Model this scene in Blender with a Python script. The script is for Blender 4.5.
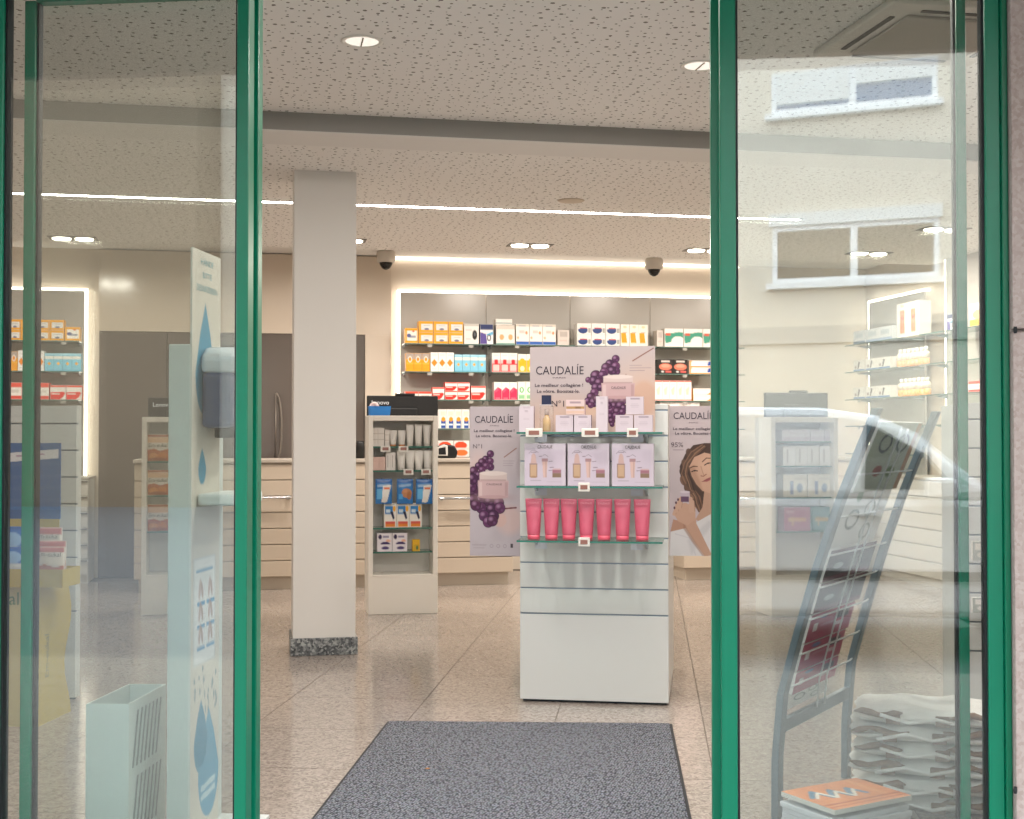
import bpy, bmesh, math, random
import numpy as np
from mathutils import Vector
random.seed(7)
rng = np.random.default_rng(7)
scene = bpy.context.scene
col = scene.collection
for o in list(bpy.data.objects):
    bpy.data.objects.remove(o)

# ------------------------------------------------------------------ camera, sky, exposure
FPX, EYE = 1290.0, 1.2
TH = math.atan(25.5 / FPX)
cam_d = bpy.data.cameras.new('camera')
cam_d.sensor_width = 36.0
cam_d.lens = 36.0 * FPX / 1024.0
cam_d.clip_start = 0.05
cam_d.clip_end = 300
cam_d.dof.use_dof = False
cam = bpy.data.objects.new('camera', cam_d)
cam.location = (0, 0, EYE)
cam.rotation_euler = (math.pi / 2 + TH, 0, 0)
col.objects.link(cam)
scene.camera = cam
world = bpy.data.worlds.new('overcast_sky')
scene.world = world
world.use_nodes = True
wb = world.node_tree.nodes['Background']
wb.inputs['Color'].default_value = (0.88, 0.94, 1.0, 1)
wb.inputs['Strength'].default_value = 6.5
vs = scene.view_settings
vs.view_transform = 'Standard'
vs.look = 'None'
vs.gamma = 1.0
vs.use_curve_mapping = False
vs.exposure = -0.32
EMIT_LINE, EMIT_COVE, SPOT_W, DOWN_W = 32.0, 5.5, 22.0, 27.0
WARM = (1.0, 0.895, 0.79)

# ------------------------------------------------------------------ helpers
def ray(px, py):
    s = (409.5 - py) / FPX
    return ((px - 512) / FPX, math.cos(TH) - s * math.sin(TH), math.sin(TH) + s * math.cos(TH))

def ground(px, py, z=0.0):
    r = ray(px, py)
    k = (z - EYE) / r[2]
    return (r[0] * k, r[1] * k)

class Frame:
    """a local frame on the floor: origin, heading; x to the right, y away"""
    def __init__(s, ox, oy, deg):
        s.o = (ox, oy); s.a = math.radians(deg)
        s.u = (math.cos(s.a), math.sin(s.a)); s.v = (-math.sin(s.a), math.cos(s.a))
    def W(s, x, y, z=0.0):
        return (s.o[0] + x * s.u[0] + y * s.v[0], s.o[1] + x * s.u[1] + y * s.v[1], z)
    def L(s, X, Y):
        dx, dy = X - s.o[0], Y - s.o[1]
        return (dx * s.u[0] + dy * s.u[1], dx * s.v[0] + dy * s.v[1])
    def px(s, px, py, y=0.0):
        """local x and height where a sight line meets the local plane y"""
        r = ray(px, py)
        ol = s.L(0, 0)
        d = (r[0] * s.u[0] + r[1] * s.u[1], r[0] * s.v[0] + r[1] * s.v[1])
        k = (y - ol[1]) / d[1]
        return (ol[0] + k * d[0], EYE + k * r[2])

def lin(h):
    if not isinstance(h, str): return tuple(h)
    c = [int(h[i:i + 2], 16) / 255 for i in (0, 2, 4)]
    return tuple(x / 12.92 if x <= .04045 else ((x + .055) / 1.055) ** 2.4 for x in c)

MATS = {}
def M(hexc, rough=.5, metal=0.0, spec=.5, noise=0.0, scale=40.0, bump=0.0, emit=0.0, name=None, coat=0.0):
    key = name or f'm_{hexc}_{rough}_{metal}_{spec}_{noise}_{emit}'
    if key in MATS: return MATS[key]
    m = bpy.data.materials.new(key); m.use_nodes = True
    nt = m.node_tree; b = nt.nodes['Principled BSDF']
    c = lin(hexc)
    b.inputs['Base Color'].default_value = (*c, 1)
    b.inputs['Roughness'].default_value = rough
    b.inputs['Metallic'].default_value = metal
    b.inputs['Specular IOR Level'].default_value = spec
    b.inputs['Coat Weight'].default_value = coat
    if emit:
        b.inputs['Emission Color'].default_value = (*c, 1)
        b.inputs['Emission Strength'].default_value = emit
    if noise or bump:
        tc = nt.nodes.new('ShaderNodeTexCoord'); n = nt.nodes.new('ShaderNodeTexNoise')
        n.inputs['Scale'].default_value = scale; n.inputs['Detail'].default_value = 4
        nt.links.new(tc.outputs['Object'], n.inputs['Vector'])
        if noise:
            r = nt.nodes.new('ShaderNodeValToRGB')
            r.color_ramp.elements[0].position = .3; r.color_ramp.elements[1].position = .7
            r.color_ramp.elements[0].color = (*[x * (1 - noise) for x in c], 1)
            r.color_ramp.elements[1].color = (*[min(1, x * (1 + noise)) for x in c], 1)
            nt.links.new(n.outputs['Fac'], r.inputs['Fac'])
            nt.links.new(r.outputs['Color'], b.inputs['Base Color'])
        if bump:
            bp = nt.nodes.new('ShaderNodeBump'); bp.inputs['Strength'].default_value = bump
            bp.inputs['Distance'].default_value = .004
            nt.links.new(n.outputs['Fac'], bp.inputs['Height'])
            nt.links.new(bp.outputs['Normal'], b.inputs['Normal'])
    MATS[key] = m
    return m

def print_mat(name, rough, spec=.4):
    """printed card or film: colour comes from the artwork stored on the mesh"""
    m = bpy.data.materials.new(name); m.use_nodes = True
    nt = m.node_tree; b = nt.nodes['Principled BSDF']
    a = nt.nodes.new('ShaderNodeAttribute'); a.attribute_name = 'artwork'
    nt.links.new(a.outputs['Color'], b.inputs['Base Color'])
    b.inputs['Roughness'].default_value = rough; b.inputs['Specular IOR Level'].default_value = spec
    return m
PRINT = print_mat('printed_card', .45)
PRINT_GLOSS = print_mat('printed_film', .25, .6)

def glass_mat(name, refl, tint=(1, 1, 1), rough=0.0):
    m = bpy.data.materials.new(name); m.use_nodes = True
    nt = m.node_tree; nt.nodes.clear()
    out = nt.nodes.new('ShaderNodeOutputMaterial'); mix = nt.nodes.new('ShaderNodeMixShader')
    tr = nt.nodes.new('ShaderNodeBsdfTransparent'); tr.inputs['Color'].default_value = (*tint, 1)
    gl = nt.nodes.new('ShaderNodeBsdfGlossy'); gl.inputs['Roughness'].default_value = rough
    lw = nt.nodes.new('ShaderNodeLayerWeight'); lw.inputs['Blend'].default_value = .5
    pw = nt.nodes.new('ShaderNodeMath'); pw.operation = 'POWER'; pw.inputs[1].default_value = 4
    mu = nt.nodes.new('ShaderNodeMath'); mu.operation = 'MULTIPLY_ADD'
    mu.inputs[1].default_value = .85; mu.inputs[2].default_value = refl
    nt.links.new(lw.outputs['Facing'], pw.inputs[0]); nt.links.new(pw.outputs[0], mu.inputs[0])
    nt.links.new(mu.outputs[0], mix.inputs['Fac'])
    nt.links.new(tr.outputs[0], mix.inputs[1]); nt.links.new(gl.outputs[0], mix.inputs[2])
    nt.links.new(mix.outputs[0], out.inputs['Surface'])
    return m
GLASS = glass_mat('door_glass', .125, (.965, .985, .975))
SHELF_GLASS = glass_mat('shelf_glass', .06, (.90, .95, .93))
BOX_GLASS = glass_mat('clear_plastic', .05, (.97, .97, .97))
EDGE_GLASS = M('33796b', .15, name='glass_edge')
EDGE_DARK = M('5f7a72', .2, name='glass_edge_grey')

class MB:
    """collects geometry for ONE mesh object"""
    def __init__(s): s.v = []; s.f = []; s.m = []; s.sm = []
    def add(s, vs, fs, mat=0, smooth=False):
        n = len(s.v); s.v += [tuple(p) for p in vs]
        for f in fs:
            s.f.append([i + n for i in f]); s.m.append(mat); s.sm.append(smooth)
        return s
    def box(s, x0, x1, y0, y1, z0, z1, mat=0, side=None):
        vs = [(x0,y0,z0),(x1,y0,z0),(x1,y1,z0),(x0,y1,z0),(x0,y0,z1),(x1,y0,z1),(x1,y1,z1),(x0,y1,z1)]
        s.add(vs, [(3,2,1,0),(4,5,6,7)], mat)
        s.add([], [], mat)
        n = len(s.v) - 8
        for f in [(0,1,5,4),(1,2,6,5),(2,3,7,6),(3,0,4,7)]:
            s.f.append([i + n for i in f]); s.m.append(mat if side is None else side); s.sm.append(False)
        return s
    def prism(s, prof, y0, y1, mat=0, axis='y', smooth=False):
        """profile of (a, b) pairs swept along an axis: y -> (a,y,b); x -> (x,a,b); z -> (a,b,z)"""
        n = len(prof)
        P = {'y': lambda a, b, t: (a, t, b), 'x': lambda a, b, t: (t, a, b), 'z': lambda a, b, t: (a, b, t)}[axis]
        vs = [P(a, b, y0) for a, b in prof] + [P(a, b, y1) for a, b in prof]
        s.add(vs, [tuple(range(n)), tuple(range(2 * n - 1, n - 1, -1))], mat)
        k = len(s.v) - 2 * n
        for i in range(n):
            j = (i + 1) % n
            s.f.append([k + i, k + n + i, k + n + j, k + j]); s.m.append(mat); s.sm.append(smooth)
        return s
    def tube(s, path, r, mat=0, seg=8, flat=None):
        """round (or flattened) tube along a path, capped"""
        pts = [Vector(p) for p in path]; rings = []
        for i, p in enumerate(pts):
            t = (pts[min(i + 1, len(pts) - 1)] - pts[max(i - 1, 0)]).normalized()
            up = Vector((0, 0, 1)) if abs(t.z) < .9 else Vector((0, 1, 0))
            a = t.cross(up).normalized(); b = a.cross(t).normalized()
            rr = r[i] if isinstance(r, (list, tuple)) else r
            rb = rr * (flat or 1)
            rings.append([p + a * rr * math.cos(2 * math.pi * k / seg) + b * rb * math.sin(2 * math.pi * k / seg) for k in range(seg)])
        vs = [q for R in rings for q in R]; fs = []
        for i in range(len(rings) - 1):
            for k in range(seg):
                k2 = (k + 1) % seg
                fs.append((i * seg + k, i * seg + k2, (i + 1) * seg + k2, (i + 1) * seg + k))
        fs.append(tuple(range(seg))[::-1]); e = (len(rings) - 1) * seg
        fs.append(tuple(range(e, e + seg)))
        return s.add(vs, fs, mat, True)
    def lathe(s, prof, seg=24, mat=0, c=(0, 0, 0), sx=1, sy=1):
        vs = []; fs = []
        for r, z in prof:
            for k in range(seg):
                a = 2 * math.pi * k / seg
                vs.append((c[0] + r * sx * math.cos(a), c[1] + r * sy * math.sin(a), c[2] + z))
        for i in range(len(prof) - 1):
            for k in range(seg):
                k2 = (k + 1) % seg
                fs.append((i * seg + k, i * seg + k2, (i + 1) * seg + k2, (i + 1) * seg + k))
        fs.append(tuple(range(seg))[::-1]); e = (len(prof) - 1) * seg; fs.append(tuple(range(e, e + seg)))
        return s.add(vs, fs, mat, True)
    def mesh(s, name, mats):
        me = bpy.data.meshes.new(name); me.from_pydata(s.v, [], s.f)
        for m in (mats if isinstance(mats, (list, tuple)) else [mats]): me.materials.append(m)
        me.polygons.foreach_set('material_index', s.m); me.polygons.foreach_set('use_smooth', s.sm)
        me.update(); return me
    def build(s, name, mats, parent=None, bevel=0.0, **kw):
        return link(name, s.mesh(name, mats), parent, bevel, **kw)

def link(name, me, parent=None, bevel=0.0, loc=None, rot=None):
    o = bpy.data.objects.new(name, me); col.objects.link(o)
    if parent is not None: o.parent = parent
    if loc is not None: o.location = loc
    if rot is not None: o.rotation_euler = rot
    if bevel:
        b = o.modifiers.new('bevel', 'BEVEL'); b.width = bevel; b.segments = 2; b.limit_method = 'ANGLE'
    return o

def tag(o, label, cat, group=None):
    o['label'] = label; o['category'] = cat
    if group: o['group'] = group
    return o
def thing(name, label, cat, loc, rz=0.0, group=None):
    o = bpy.data.objects.new(name, None); col.objects.link(o)
    o.empty_display_size = .1; o.location = loc; o.rotation_euler = (0, 0, rz)
    return tag(o, label, cat, group)
def struct(o):
    o['kind'] = 'structure'; return o
def sroot(name, loc, rz=0.0):
    o = bpy.data.objects.new(name, None); col.objects.link(o)
    o.location = loc; o.rotation_euler = (0, 0, rz); return struct(o)
def dup(root, loc, rz=None, label=None):
    r = root.copy(); col.objects.link(r); r.location = loc
    if rz is not None: r.rotation_euler = (0, 0, rz)
    if label: r['label'] = label
    for ch in root.children:
        c = ch.copy(); col.objects.link(c); c.parent = r
        for g in ch.children:
            d = g.copy(); col.objects.link(d); d.parent = c
    return r

TXT = {}
def text_mesh(txt, mat, size, align='CENTER', thin=0.0):
    key = (txt, mat.name, size, align, thin)
    if key in TXT: return TXT[key]
    cu = bpy.data.curves.new('lettering', 'FONT'); cu.body = txt; cu.size = size
    cu.align_x = align; cu.align_y = 'BOTTOM_BASELINE'; cu.resolution_u = 3; cu.offset = thin
    ob = bpy.data.objects.new('lettering', cu); col.objects.link(ob)
    dg = bpy.context.evaluated_depsgraph_get()
    me = bpy.data.meshes.new_from_object(ob.evaluated_get(dg))
    me.name = 'lettering'; me.materials.clear(); me.materials.append(mat)
    bpy.data.objects.remove(ob); TXT[key] = me
    return me
def text(txt, parent, x, y, z, size, mat, align='CENTER', rot=(math.pi / 2, 0, 0), width=None, thin=0.0):
    """flat lettering lying on a printed face"""
    me = text_mesh(txt, mat, size, align, thin)
    o = link('lettering', me, parent, loc=(x, y, z), rot=rot)
    if width:
        xs = [v.co.x for v in me.vertices]; o.scale = (width / (max(xs) - min(xs)), 1, 1)
    return o

# ------------------------------------------------------------------ printed artwork
class Art:
    """flat artwork on a grid; coordinates x right, y down, in the box (x0,y0,x1,y1)"""
    def __init__(s, x0, y0, x1, y1, n, bg):
        s.box = (x0, y0, x1, y1)
        s.nx = max(4, int(round((x1 - x0) * n))); s.ny = max(4, int(round((y1 - y0) * n)))
        s.X, s.Y = np.meshgrid(np.linspace(x0, x1, s.nx + 1), np.linspace(y0, y1, s.ny + 1))
        s.c = np.zeros(s.X.shape + (3,)); s.c[:] = lin(bg); s.soft = .6 / n
    def mix(s, cov, c, k=1.0):
        cov = np.clip(cov, 0, 1)[..., None] * k; s.c = s.c * (1 - cov) + np.array(lin(c)) * cov; return s
    def rect(s, x0, y0, x1, y1, c, k=1.0):
        d = np.maximum(np.maximum(x0 - s.X, s.X - x1), np.maximum(y0 - s.Y, s.Y - y1))
        return s.mix(.5 - d / s.soft, c, k)
    def ell(s, cx, cy, rx, ry, c, k=1.0, rot=0.0, soft=None):
        a = math.radians(rot); dx, dy = s.X - cx, s.Y - cy
        x = dx * math.cos(a) + dy * math.sin(a); y = -dx * math.sin(a) + dy * math.cos(a)
        q = np.sqrt((x / rx) ** 2 + (y / ry) ** 2); d = (q - 1) * min(rx, ry)
        return s.mix(.5 - d / (soft or s.soft), c, k)
    def ring(s, cx, cy, r, w, c, k=1.0):
        d = np.abs(np.hypot(s.X - cx, s.Y - cy) - r) - w
        return s.mix(.5 - d / s.soft, c, k)
    def poly(s, pts, c, k=1.0, soft=None):
        inside = np.zeros(s.X.shape, bool); d = np.full(s.X.shape, 1e9)
        n = len(pts)
        for i in range(n):
            (x1, y1), (x2, y2) = pts[i], pts[(i + 1) % n]
            if y1 != y2:
                cr = ((y1 > s.Y) != (y2 > s.Y)) & (s.X < (x2 - x1) * (s.Y - y1) / (y2 - y1) + x1)
                inside ^= cr
            ex, ey = x2 - x1, y2 - y1; L = ex * ex + ey * ey + 1e-12
            t = np.clip(((s.X - x1) * ex + (s.Y - y1) * ey) / L, 0, 1)
            d = np.minimum(d, np.hypot(s.X - x1 - t * ex, s.Y - y1 - t * ey))
        return s.mix(.5 - np.where(inside, -d, d) / (soft or s.soft), c, k)
    def line(s, pts, w, c, k=1.0):
        d = np.full(s.X.shape, 1e9)
        for (x1, y1), (x2, y2) in zip(pts, pts[1:]):
            ex, ey = x2 - x1, y2 - y1; L = ex * ex + ey * ey + 1e-12
            t = np.clip(((s.X - x1) * ex + (s.Y - y1) * ey) / L, 0, 1)
            d = np.minimum(d, np.hypot(s.X - x1 - t * ex, s.Y - y1 - t * ey))
        return s.mix(.5 - (d - w) / s.soft, c, k)

def board_mesh(name, art, w, h, d, side, mat=None, bend=None, front=0.0):
    """a card of size w x h x d standing on its base (front at y=0), artwork on the front; one closed mesh"""
    nx, ny = art.nx, art.ny
    vs = []
    for j in range(ny + 1):
        for i in range(nx + 1):
            vs.append((-w / 2 + w * i / nx, front, h - h * j / ny))
    idx = lambda i, j: j * (nx + 1) + i
    fs = [(idx(i, j), idx(i, j + 1), idx(i + 1, j + 1), idx(i + 1, j)) for j in range(ny) for i in range(nx)]
    nf = len(fs); b = len(vs)
    vs += [(-w/2, front + d, h), (w/2, front + d, h), (w/2, front + d, 0), (-w/2, front + d, 0)]
    top = [idx(i, 0) for i in range(nx + 1)]; bot = [idx(i, ny) for i in range(nx + 1)]
    lef = [idx(0, j) for j in range(ny + 1)]; rig = [idx(nx, j) for j in range(ny + 1)]
    fs.append(top + [b + 1, b]); fs.append(bot[::-1] + [b + 3, b + 2])
    fs.append(lef[::-1] + [b, b + 3]); fs.append(rig + [b + 2, b + 1])
    fs.append([b, b + 1, b + 2, b + 3])
    if bend: vs = [bend(*p) for p in vs]
    me = bpy.data.meshes.new(name); me.from_pydata(vs, [], fs)
    cols = np.ones((len(me.loops), 4), np.float32)
    lv = np.empty(len(me.loops), np.int32); me.loops.foreach_get('vertex_index', lv)
    flat = art.c.reshape(-1, 3); nfl = nf * 4
    cols[:nfl, :3] = flat[lv[:nfl]]; cols[nfl:, :3] = lin(side)
    at_ = me.color_attributes.new('artwork', 'FLOAT_COLOR', 'CORNER')
    at_.data.foreach_set('color', cols.ravel())
    me.materials.append(mat or PRINT); me.update()
    return me
# ------------------------------------------------------------------ frames of the place
DY = 3.3
DA = -6.02
D = Frame(DY * math.sin(math.radians(6.02)), DY * math.cos(math.radians(6.02)), DA)   # entrance plane
R = Frame(3.35, 12.2, 11.0)                                                           # shop interior, origin in the far right corner
S = Frame(3.35, 12.2, 11.0 - 90)                                                      # right side wall seen face on
RA = R.a
ROOM_L = -9.0
HC, HL, HB = 2.74, 2.65, 2.77          # front ceiling, lower ceiling, cove over the back wall
B_STEP, B_PLAIN, B_LED, B_SLOT = -5.12, -4.82, -3.22, -1.25
def front_b(a, off=0.1):
    """local R depth where the line x=a meets the entrance plane"""
    p0 = D.L(*R.W(a, 0)[:2])[1]; p1 = D.L(*R.W(a, -1)[:2])[1]
    return (off - p0) / (p1 - p0) * -1

# ------------------------------------------------------------------ structure materials
def perforated(name, base, hole, scale):
    m = bpy.data.materials.new(name); m.use_nodes = True
    nt = m.node_tree; b = nt.nodes['Principled BSDF']; b.inputs['Roughness'].default_value = .9
    b.inputs['Specular IOR Level'].default_value = .1
    tc = nt.nodes.new('ShaderNodeTexCoord')
    def dots(sc, thr, seedoff):
        mp = nt.nodes.new('ShaderNodeMapping'); mp.inputs['Location'].default_value = (seedoff, seedoff * 1.7, 0)
        nt.links.new(tc.outputs['Object'], mp.inputs['Vector'])
        v = nt.nodes.new('ShaderNodeTexVoronoi'); v.voronoi_dimensions = '2D'; v.inputs['Scale'].default_value = sc
        v.inputs['Randomness'].default_value = .7
        nt.links.new(mp.outputs['Vector'], v.inputs['Vector'])
        sep = nt.nodes.new('ShaderNodeSeparateColor'); nt.links.new(v.outputs['Color'], sep.inputs['Color'])
        mm = nt.nodes.new('ShaderNodeMath'); mm.operation = 'MULTIPLY_ADD'
        mm.inputs[1].default_value = thr * .5; mm.inputs[2].default_value = thr * .6
        nt.links.new(sep.outputs['Red'], mm.inputs[0])
        lt = nt.nodes.new('ShaderNodeMath'); lt.operation = 'LESS_THAN'
        nt.links.new(v.outputs['Distance'], lt.inputs[0]); nt.links.new(mm.outputs[0], lt.inputs[1])
        return lt.outputs[0]
    mx = nt.nodes.new('ShaderNodeMath'); mx.operation = 'MAXIMUM'
    nt.links.new(dots(scale, .125, 0), mx.inputs[0]); nt.links.new(dots(scale * 1.2, .08, 3.3), mx.inputs[1])
    cm = nt.nodes.new('ShaderNodeMix'); cm.data_type = 'RGBA'
    cm.inputs['A'].default_value = (*lin(base), 1); cm.inputs['B'].default_value = (*lin(hole), 1)
    nt.links.new(mx.outputs[0], cm.inputs['Factor']); nt.links.new(cm.outputs['Result'], b.inputs['Base Color'])
    return m
CEIL = perforated('perforated_plaster', 'f4f2ef', '87827b', 15.5)

def granite(name, c0, c1, c2, scale, rough, spec=.5):
    m = bpy.data.materials.new(name); m.use_nodes = True
    nt = m.node_tree; b = nt.nodes['Principled BSDF']
    b.inputs['Roughness'].default_value = rough; b.inputs['Specular IOR Level'].default_value = spec
    tc = nt.nodes.new('ShaderNodeTexCoord'); gi = nt.nodes.new('ShaderNodeNewGeometry')
    v = nt.nodes.new('ShaderNodeTexVoronoi'); v.inputs['Scale'].default_value = scale
    nt.links.new(gi.outputs['Position'], v.inputs['Vector'])
    n = nt.nodes.new('ShaderNodeTexNoise'); n.inputs['Scale'].default_value = scale * .25; n.inputs['Detail'].default_value = 5
    nt.links.new(gi.outputs['Position'], n.inputs['Vector'])
    sep = nt.nodes.new('ShaderNodeSeparateColor'); nt.links.new(v.outputs['Color'], sep.inputs['Color'])
    ad = nt.nodes.new('ShaderNodeMath'); ad.operation = 'MULTIPLY_ADD'; ad.inputs[1].default_value = .6
    nt.links.new(sep.outputs['Red'], ad.inputs[0])
    m2 = nt.nodes.new('ShaderNodeMath'); m2.operation = 'MULTIPLY'; m2.inputs[1].default_value = .45
    nt.links.new(n.outputs['Fac'], m2.inputs[0]); nt.links.new(m2.outputs[0], ad.inputs[2])
    r = nt.nodes.new('ShaderNodeValToRGB'); e = r.color_ramp.elements
    e[0].position = .15; e[0].color = (*lin(c0), 1); e[1].position = .85; e[1].color = (*lin(c2), 1)
    k = e.new(.45); k.color = (*lin(c1), 1)
    nt.links.new(ad.outputs[0], r.inputs['Fac']); nt.links.new(r.outputs['Color'], b.inputs['Base Color'])
    return m
TILE = granite('terrazzo_tile', '766d66', '968c84', 'aaa098', 110, .13)
GROUT = M('6f665c', .9)
SKIRT = granite('dark_granite', '2e3032', '5d6062', 'a9aaa8', 90, .4)
STONE = granite('rose_stone', '9a8881', 'a5948d', 'ae9f98', 120, .7, .3)
WALL = M('d6cabb', .55, name='cream_wall')
GLOSSW = M('d2c5b5', .16, name='cream_gloss_panel')
WHITE = M('e4e2dd', .35, name='white_laminate')
PLASTER = M('eae8e5', .85, name='white_plaster')
COLGREY = M('e0dcd7', .8, name='column_paint')
TAUPE = M('665d57', .15, name='taupe_gloss_glass')
GREYP = M('b9b5af', .22, name='grey_glass_panel')
GREEN = M('007355', .28, name='green_lacquer', noise=.04, scale=2.0)
GASKET = M('0b0c10', .6, name='rubber_gasket')
ALU = M('aab0b4', .35, .8, name='satin_aluminium')
CHROME = M('c8ccd0', .2, 1.0, name='chrome')

# ------------------------------------------------------------------ floor with its tiles
fl = front_b(ROOM_L, 0.0); fr = front_b(0.0, 0.0)
corners = [R.W(ROOM_L - .2, fl)[:2], R.W(.2, fr)[:2], R.W(.2, .2)[:2], R.W(ROOM_L - .2, .2)[:2]]
floor = struct(MB().prism(corners, -.12, -.004, axis='z').build('floor', GROUT))
TS = .617
g0 = D.L(*ground(405.7, 723)); g1 = D.L(*ground(300, 697))
tile_me = MB().box(-TS/2 + .002, TS/2 - .002, -TS/2 + .002, TS/2 - .002, -.004, 0).mesh('tile', TILE)
x_off, y_off = g0[0] % TS, g1[1] % TS
for i in range(-9, 9):
    for j in range(0, 16):
        cx, cy = x_off + (i + .5) * TS, y_off + (j - .5) * TS
        if cy - TS / 2 < 0: continue
        p = D.W(cx, cy); l = R.L(p[0], p[1])
        if ROOM_L + .1 < l[0] < -.1 and l[1] < -.1:
            t = link('tile', tile_me, floor, loc=p, rot=(0, 0, D.a))

# ------------------------------------------------------------------ ceilings
def rquad(name, a0, a1, b00, b01, b1, z0, z1, mat, parent=None):
    """slab in the R frame from depth b00/b01 (left/right) to b1"""
    prof = [(a0, b00), (a1, b01), (a1, b1), (a0, b1)]
    o = MB().prism(prof, z0, z1, axis='z').build(name, mat, parent)
    if parent is None: o.location = R.W(0, 0); o.rotation_euler = (0, 0, RA)
    return o
cl, cr = front_b(ROOM_L, .12), front_b(0, .12)
ceil_front = struct(rquad('ceiling', ROOM_L, 0, cl, cr, B_STEP, HC, HC + .1, CEIL))
ceil_low = struct(rquad('ceiling', ROOM_L, 0, B_PLAIN, B_PLAIN, B_SLOT, HL, HL + .2, CEIL))
ceil_cove = struct(rquad('ceiling', ROOM_L, 0, B_SLOT + .03, B_SLOT + .03, 0, HB, HB + .1, PLASTER))
struct(rquad('trim_1', ROOM_L, 0, B_STEP, B_STEP, B_PLAIN, HL, HL + .19, PLASTER))
struct(rquad('trim_9', ROOM_L, 0, B_STEP - .004, B_STEP - .004, B_STEP, HL + .004, HC, M('97948f', .8, name='step_shade_grey')))  # thin strip coloured grey to stand in for shade on the step face
struct(rquad('trim_2', ROOM_L, 0, B_SLOT + .025, B_SLOT + .025, B_SLOT + .045, HL + .005, HB, PLASTER))

# ------------------------------------------------------------------ room walls
def rbox(name, a0, a1, b0, b1, z0, z1, mat, kind=True, bevel=0):
    o = MB().box(a0, a1, b0, b1, z0, z1).build(name, mat, None, bevel)
    o.location = R.W(0, 0); o.rotation_euler = (0, 0, RA)
    if kind: struct(o)
    return o
wall_back = rbox('wall_back', ROOM_L - .2, .2, 0, .2, 0, HB + .1, WALL)
wall_right = rbox('wall_right', 0, .2, fr, 0, 0, HB + .1, WALL)
wall_left = rbox('wall_left', ROOM_L - .2, ROOM_L, fl, 0, 0, HB + .1, WALL)
def rx(px, py, b=0.0): return R.px(px, py, b)

# cream gloss bulkhead over a dark gloss passage door, left of the shelves
a_l, a_r = rx(99, 300, -.05)[0], rx(391, 300, -.05)[0]
z_bulk = rx(250, 333, -.05)[1]
struct(MB().box(a_l, a_r, -.05, -.001, z_bulk, HB - .01).build('trim_3', GLOSSW, None, loc=R.W(0, 0), rot=(0, 0, RA)))
a_d = rx(365, 400, -.04)[0]
door3 = sroot('door_3', R.W((a_l + a_d) / 2, -.04), RA)
wd = (a_d - a_l)
nl = 4
for i in range(nl):
    x0 = -wd / 2 + wd * i / nl
    MB().box(x0 + .003, x0 + wd / nl - .003, 0, .035, .005, z_bulk - .004).build('door_panel', TAUPE, door3)
hx, hz = rx(278, 428, -.04)
hp = [(.05 * math.sin(t) , -.03 , (hz) + .30 * math.cos(t)) for t in [i * math.pi / 12 for i in range(13)]]
MB().tube([(x + hx - (a_l + a_d) / 2 - .02, -.03, z) for x, y, z in hp], .009).build('handle', M('8f877f', .4, .5), door3)
MB().tube([(hx - (a_l + a_d) / 2 - .02, -.03, hz - .3), (hx - (a_l + a_d) / 2 - .02, -.03, hz + .3)], .005).build('handle', M('8f877f', .4, .5), door3)
struct(MB().box(a_d, a_r, -.06, -.001, 0, z_bulk).build('trim_4', WALL, None, loc=R.W(0, 0), rot=(0, 0, RA)))

# ------------------------------------------------------------------ column
cf = R.L(*ground(291, 656.5)); cf2 = R.L(*ground(357, 654))
cw = .34; ccx = (cf[0] + cf2[0]) / 2
colm = thing('column', 'square pale grey column with dark granite skirting standing before the counters', 'column', R.W(ccx, cf[1] + .012), RA)
MB().box(-cw/2, cw/2, 0, cw, 0, HL + .002).build('shaft', COLGREY, colm, .004)
sk = MB(); e = .012; zs = .095
sk.prism([(-cw/2-e,-e),(cw/2+e,-e),(cw/2+e,cw+e),(-cw/2-e,cw+e)], 0, zs, axis='z')
sk.build('skirting', SKIRT, colm, .003)

# ------------------------------------------------------------------ entrance: fixed side lights, sliding leaves, header, stone
HD = 2.40
def dx(px, y=0.0, py=500): return D.px(px, py, y)[0]
def stile(parent, x0, x1, y0, y1, z0, z1, gask=None):
    MB().box(x0, x1, y0, y1, z0, z1).build('stile', GREEN, parent, .003)
    if gask:
        for g in gask:
            MB().box(g - .003, g + .003, y0 + .01, y1 - .006, z0, z1).build('gasket', GASKET, parent)
def sidelight(name, xa, xb, xga, xgb, ya, yb):
    r = sroot(name, D.W(0, 0), D.a)
    stile(r, xa, xga, ya, yb, -.0, HD, [xga + .003]); stile(r, xgb, xb, ya, yb, -.0, HD, [xgb - .003])
    MB().box(xga, xgb, ya, yb, 0, .09).build('rail', GREEN, r, .003)
    MB().box(xga, xgb, ya, yb, HD - .005, HD + .06).build('rail', GREEN, r, .003)
    ym = (ya + yb) / 2
    MB().box(xga + .001, xgb - .001, ym - .004, ym + .004, .085, HD).build('pane', GLASS, r)
    return r
# fixed side lights (outer plane)
sidelight('window_1', dx(-44), dx(247), dx(0), dx(235), 0, .05)
sidelight('window_2', dx(721), dx(1003), dx(737), dx(987.5), 0, .05)
# sliding leaves, drawn open behind the side lights
sidelight('door_1', dx(21, .08), dx(257, .08), dx(32, .08), dx(246, .08), .08, .12)
sidelight('door_2', dx(711.5, .08), dx(969, .08), dx(722, .08), dx(959, .08), .08, .12)
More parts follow.
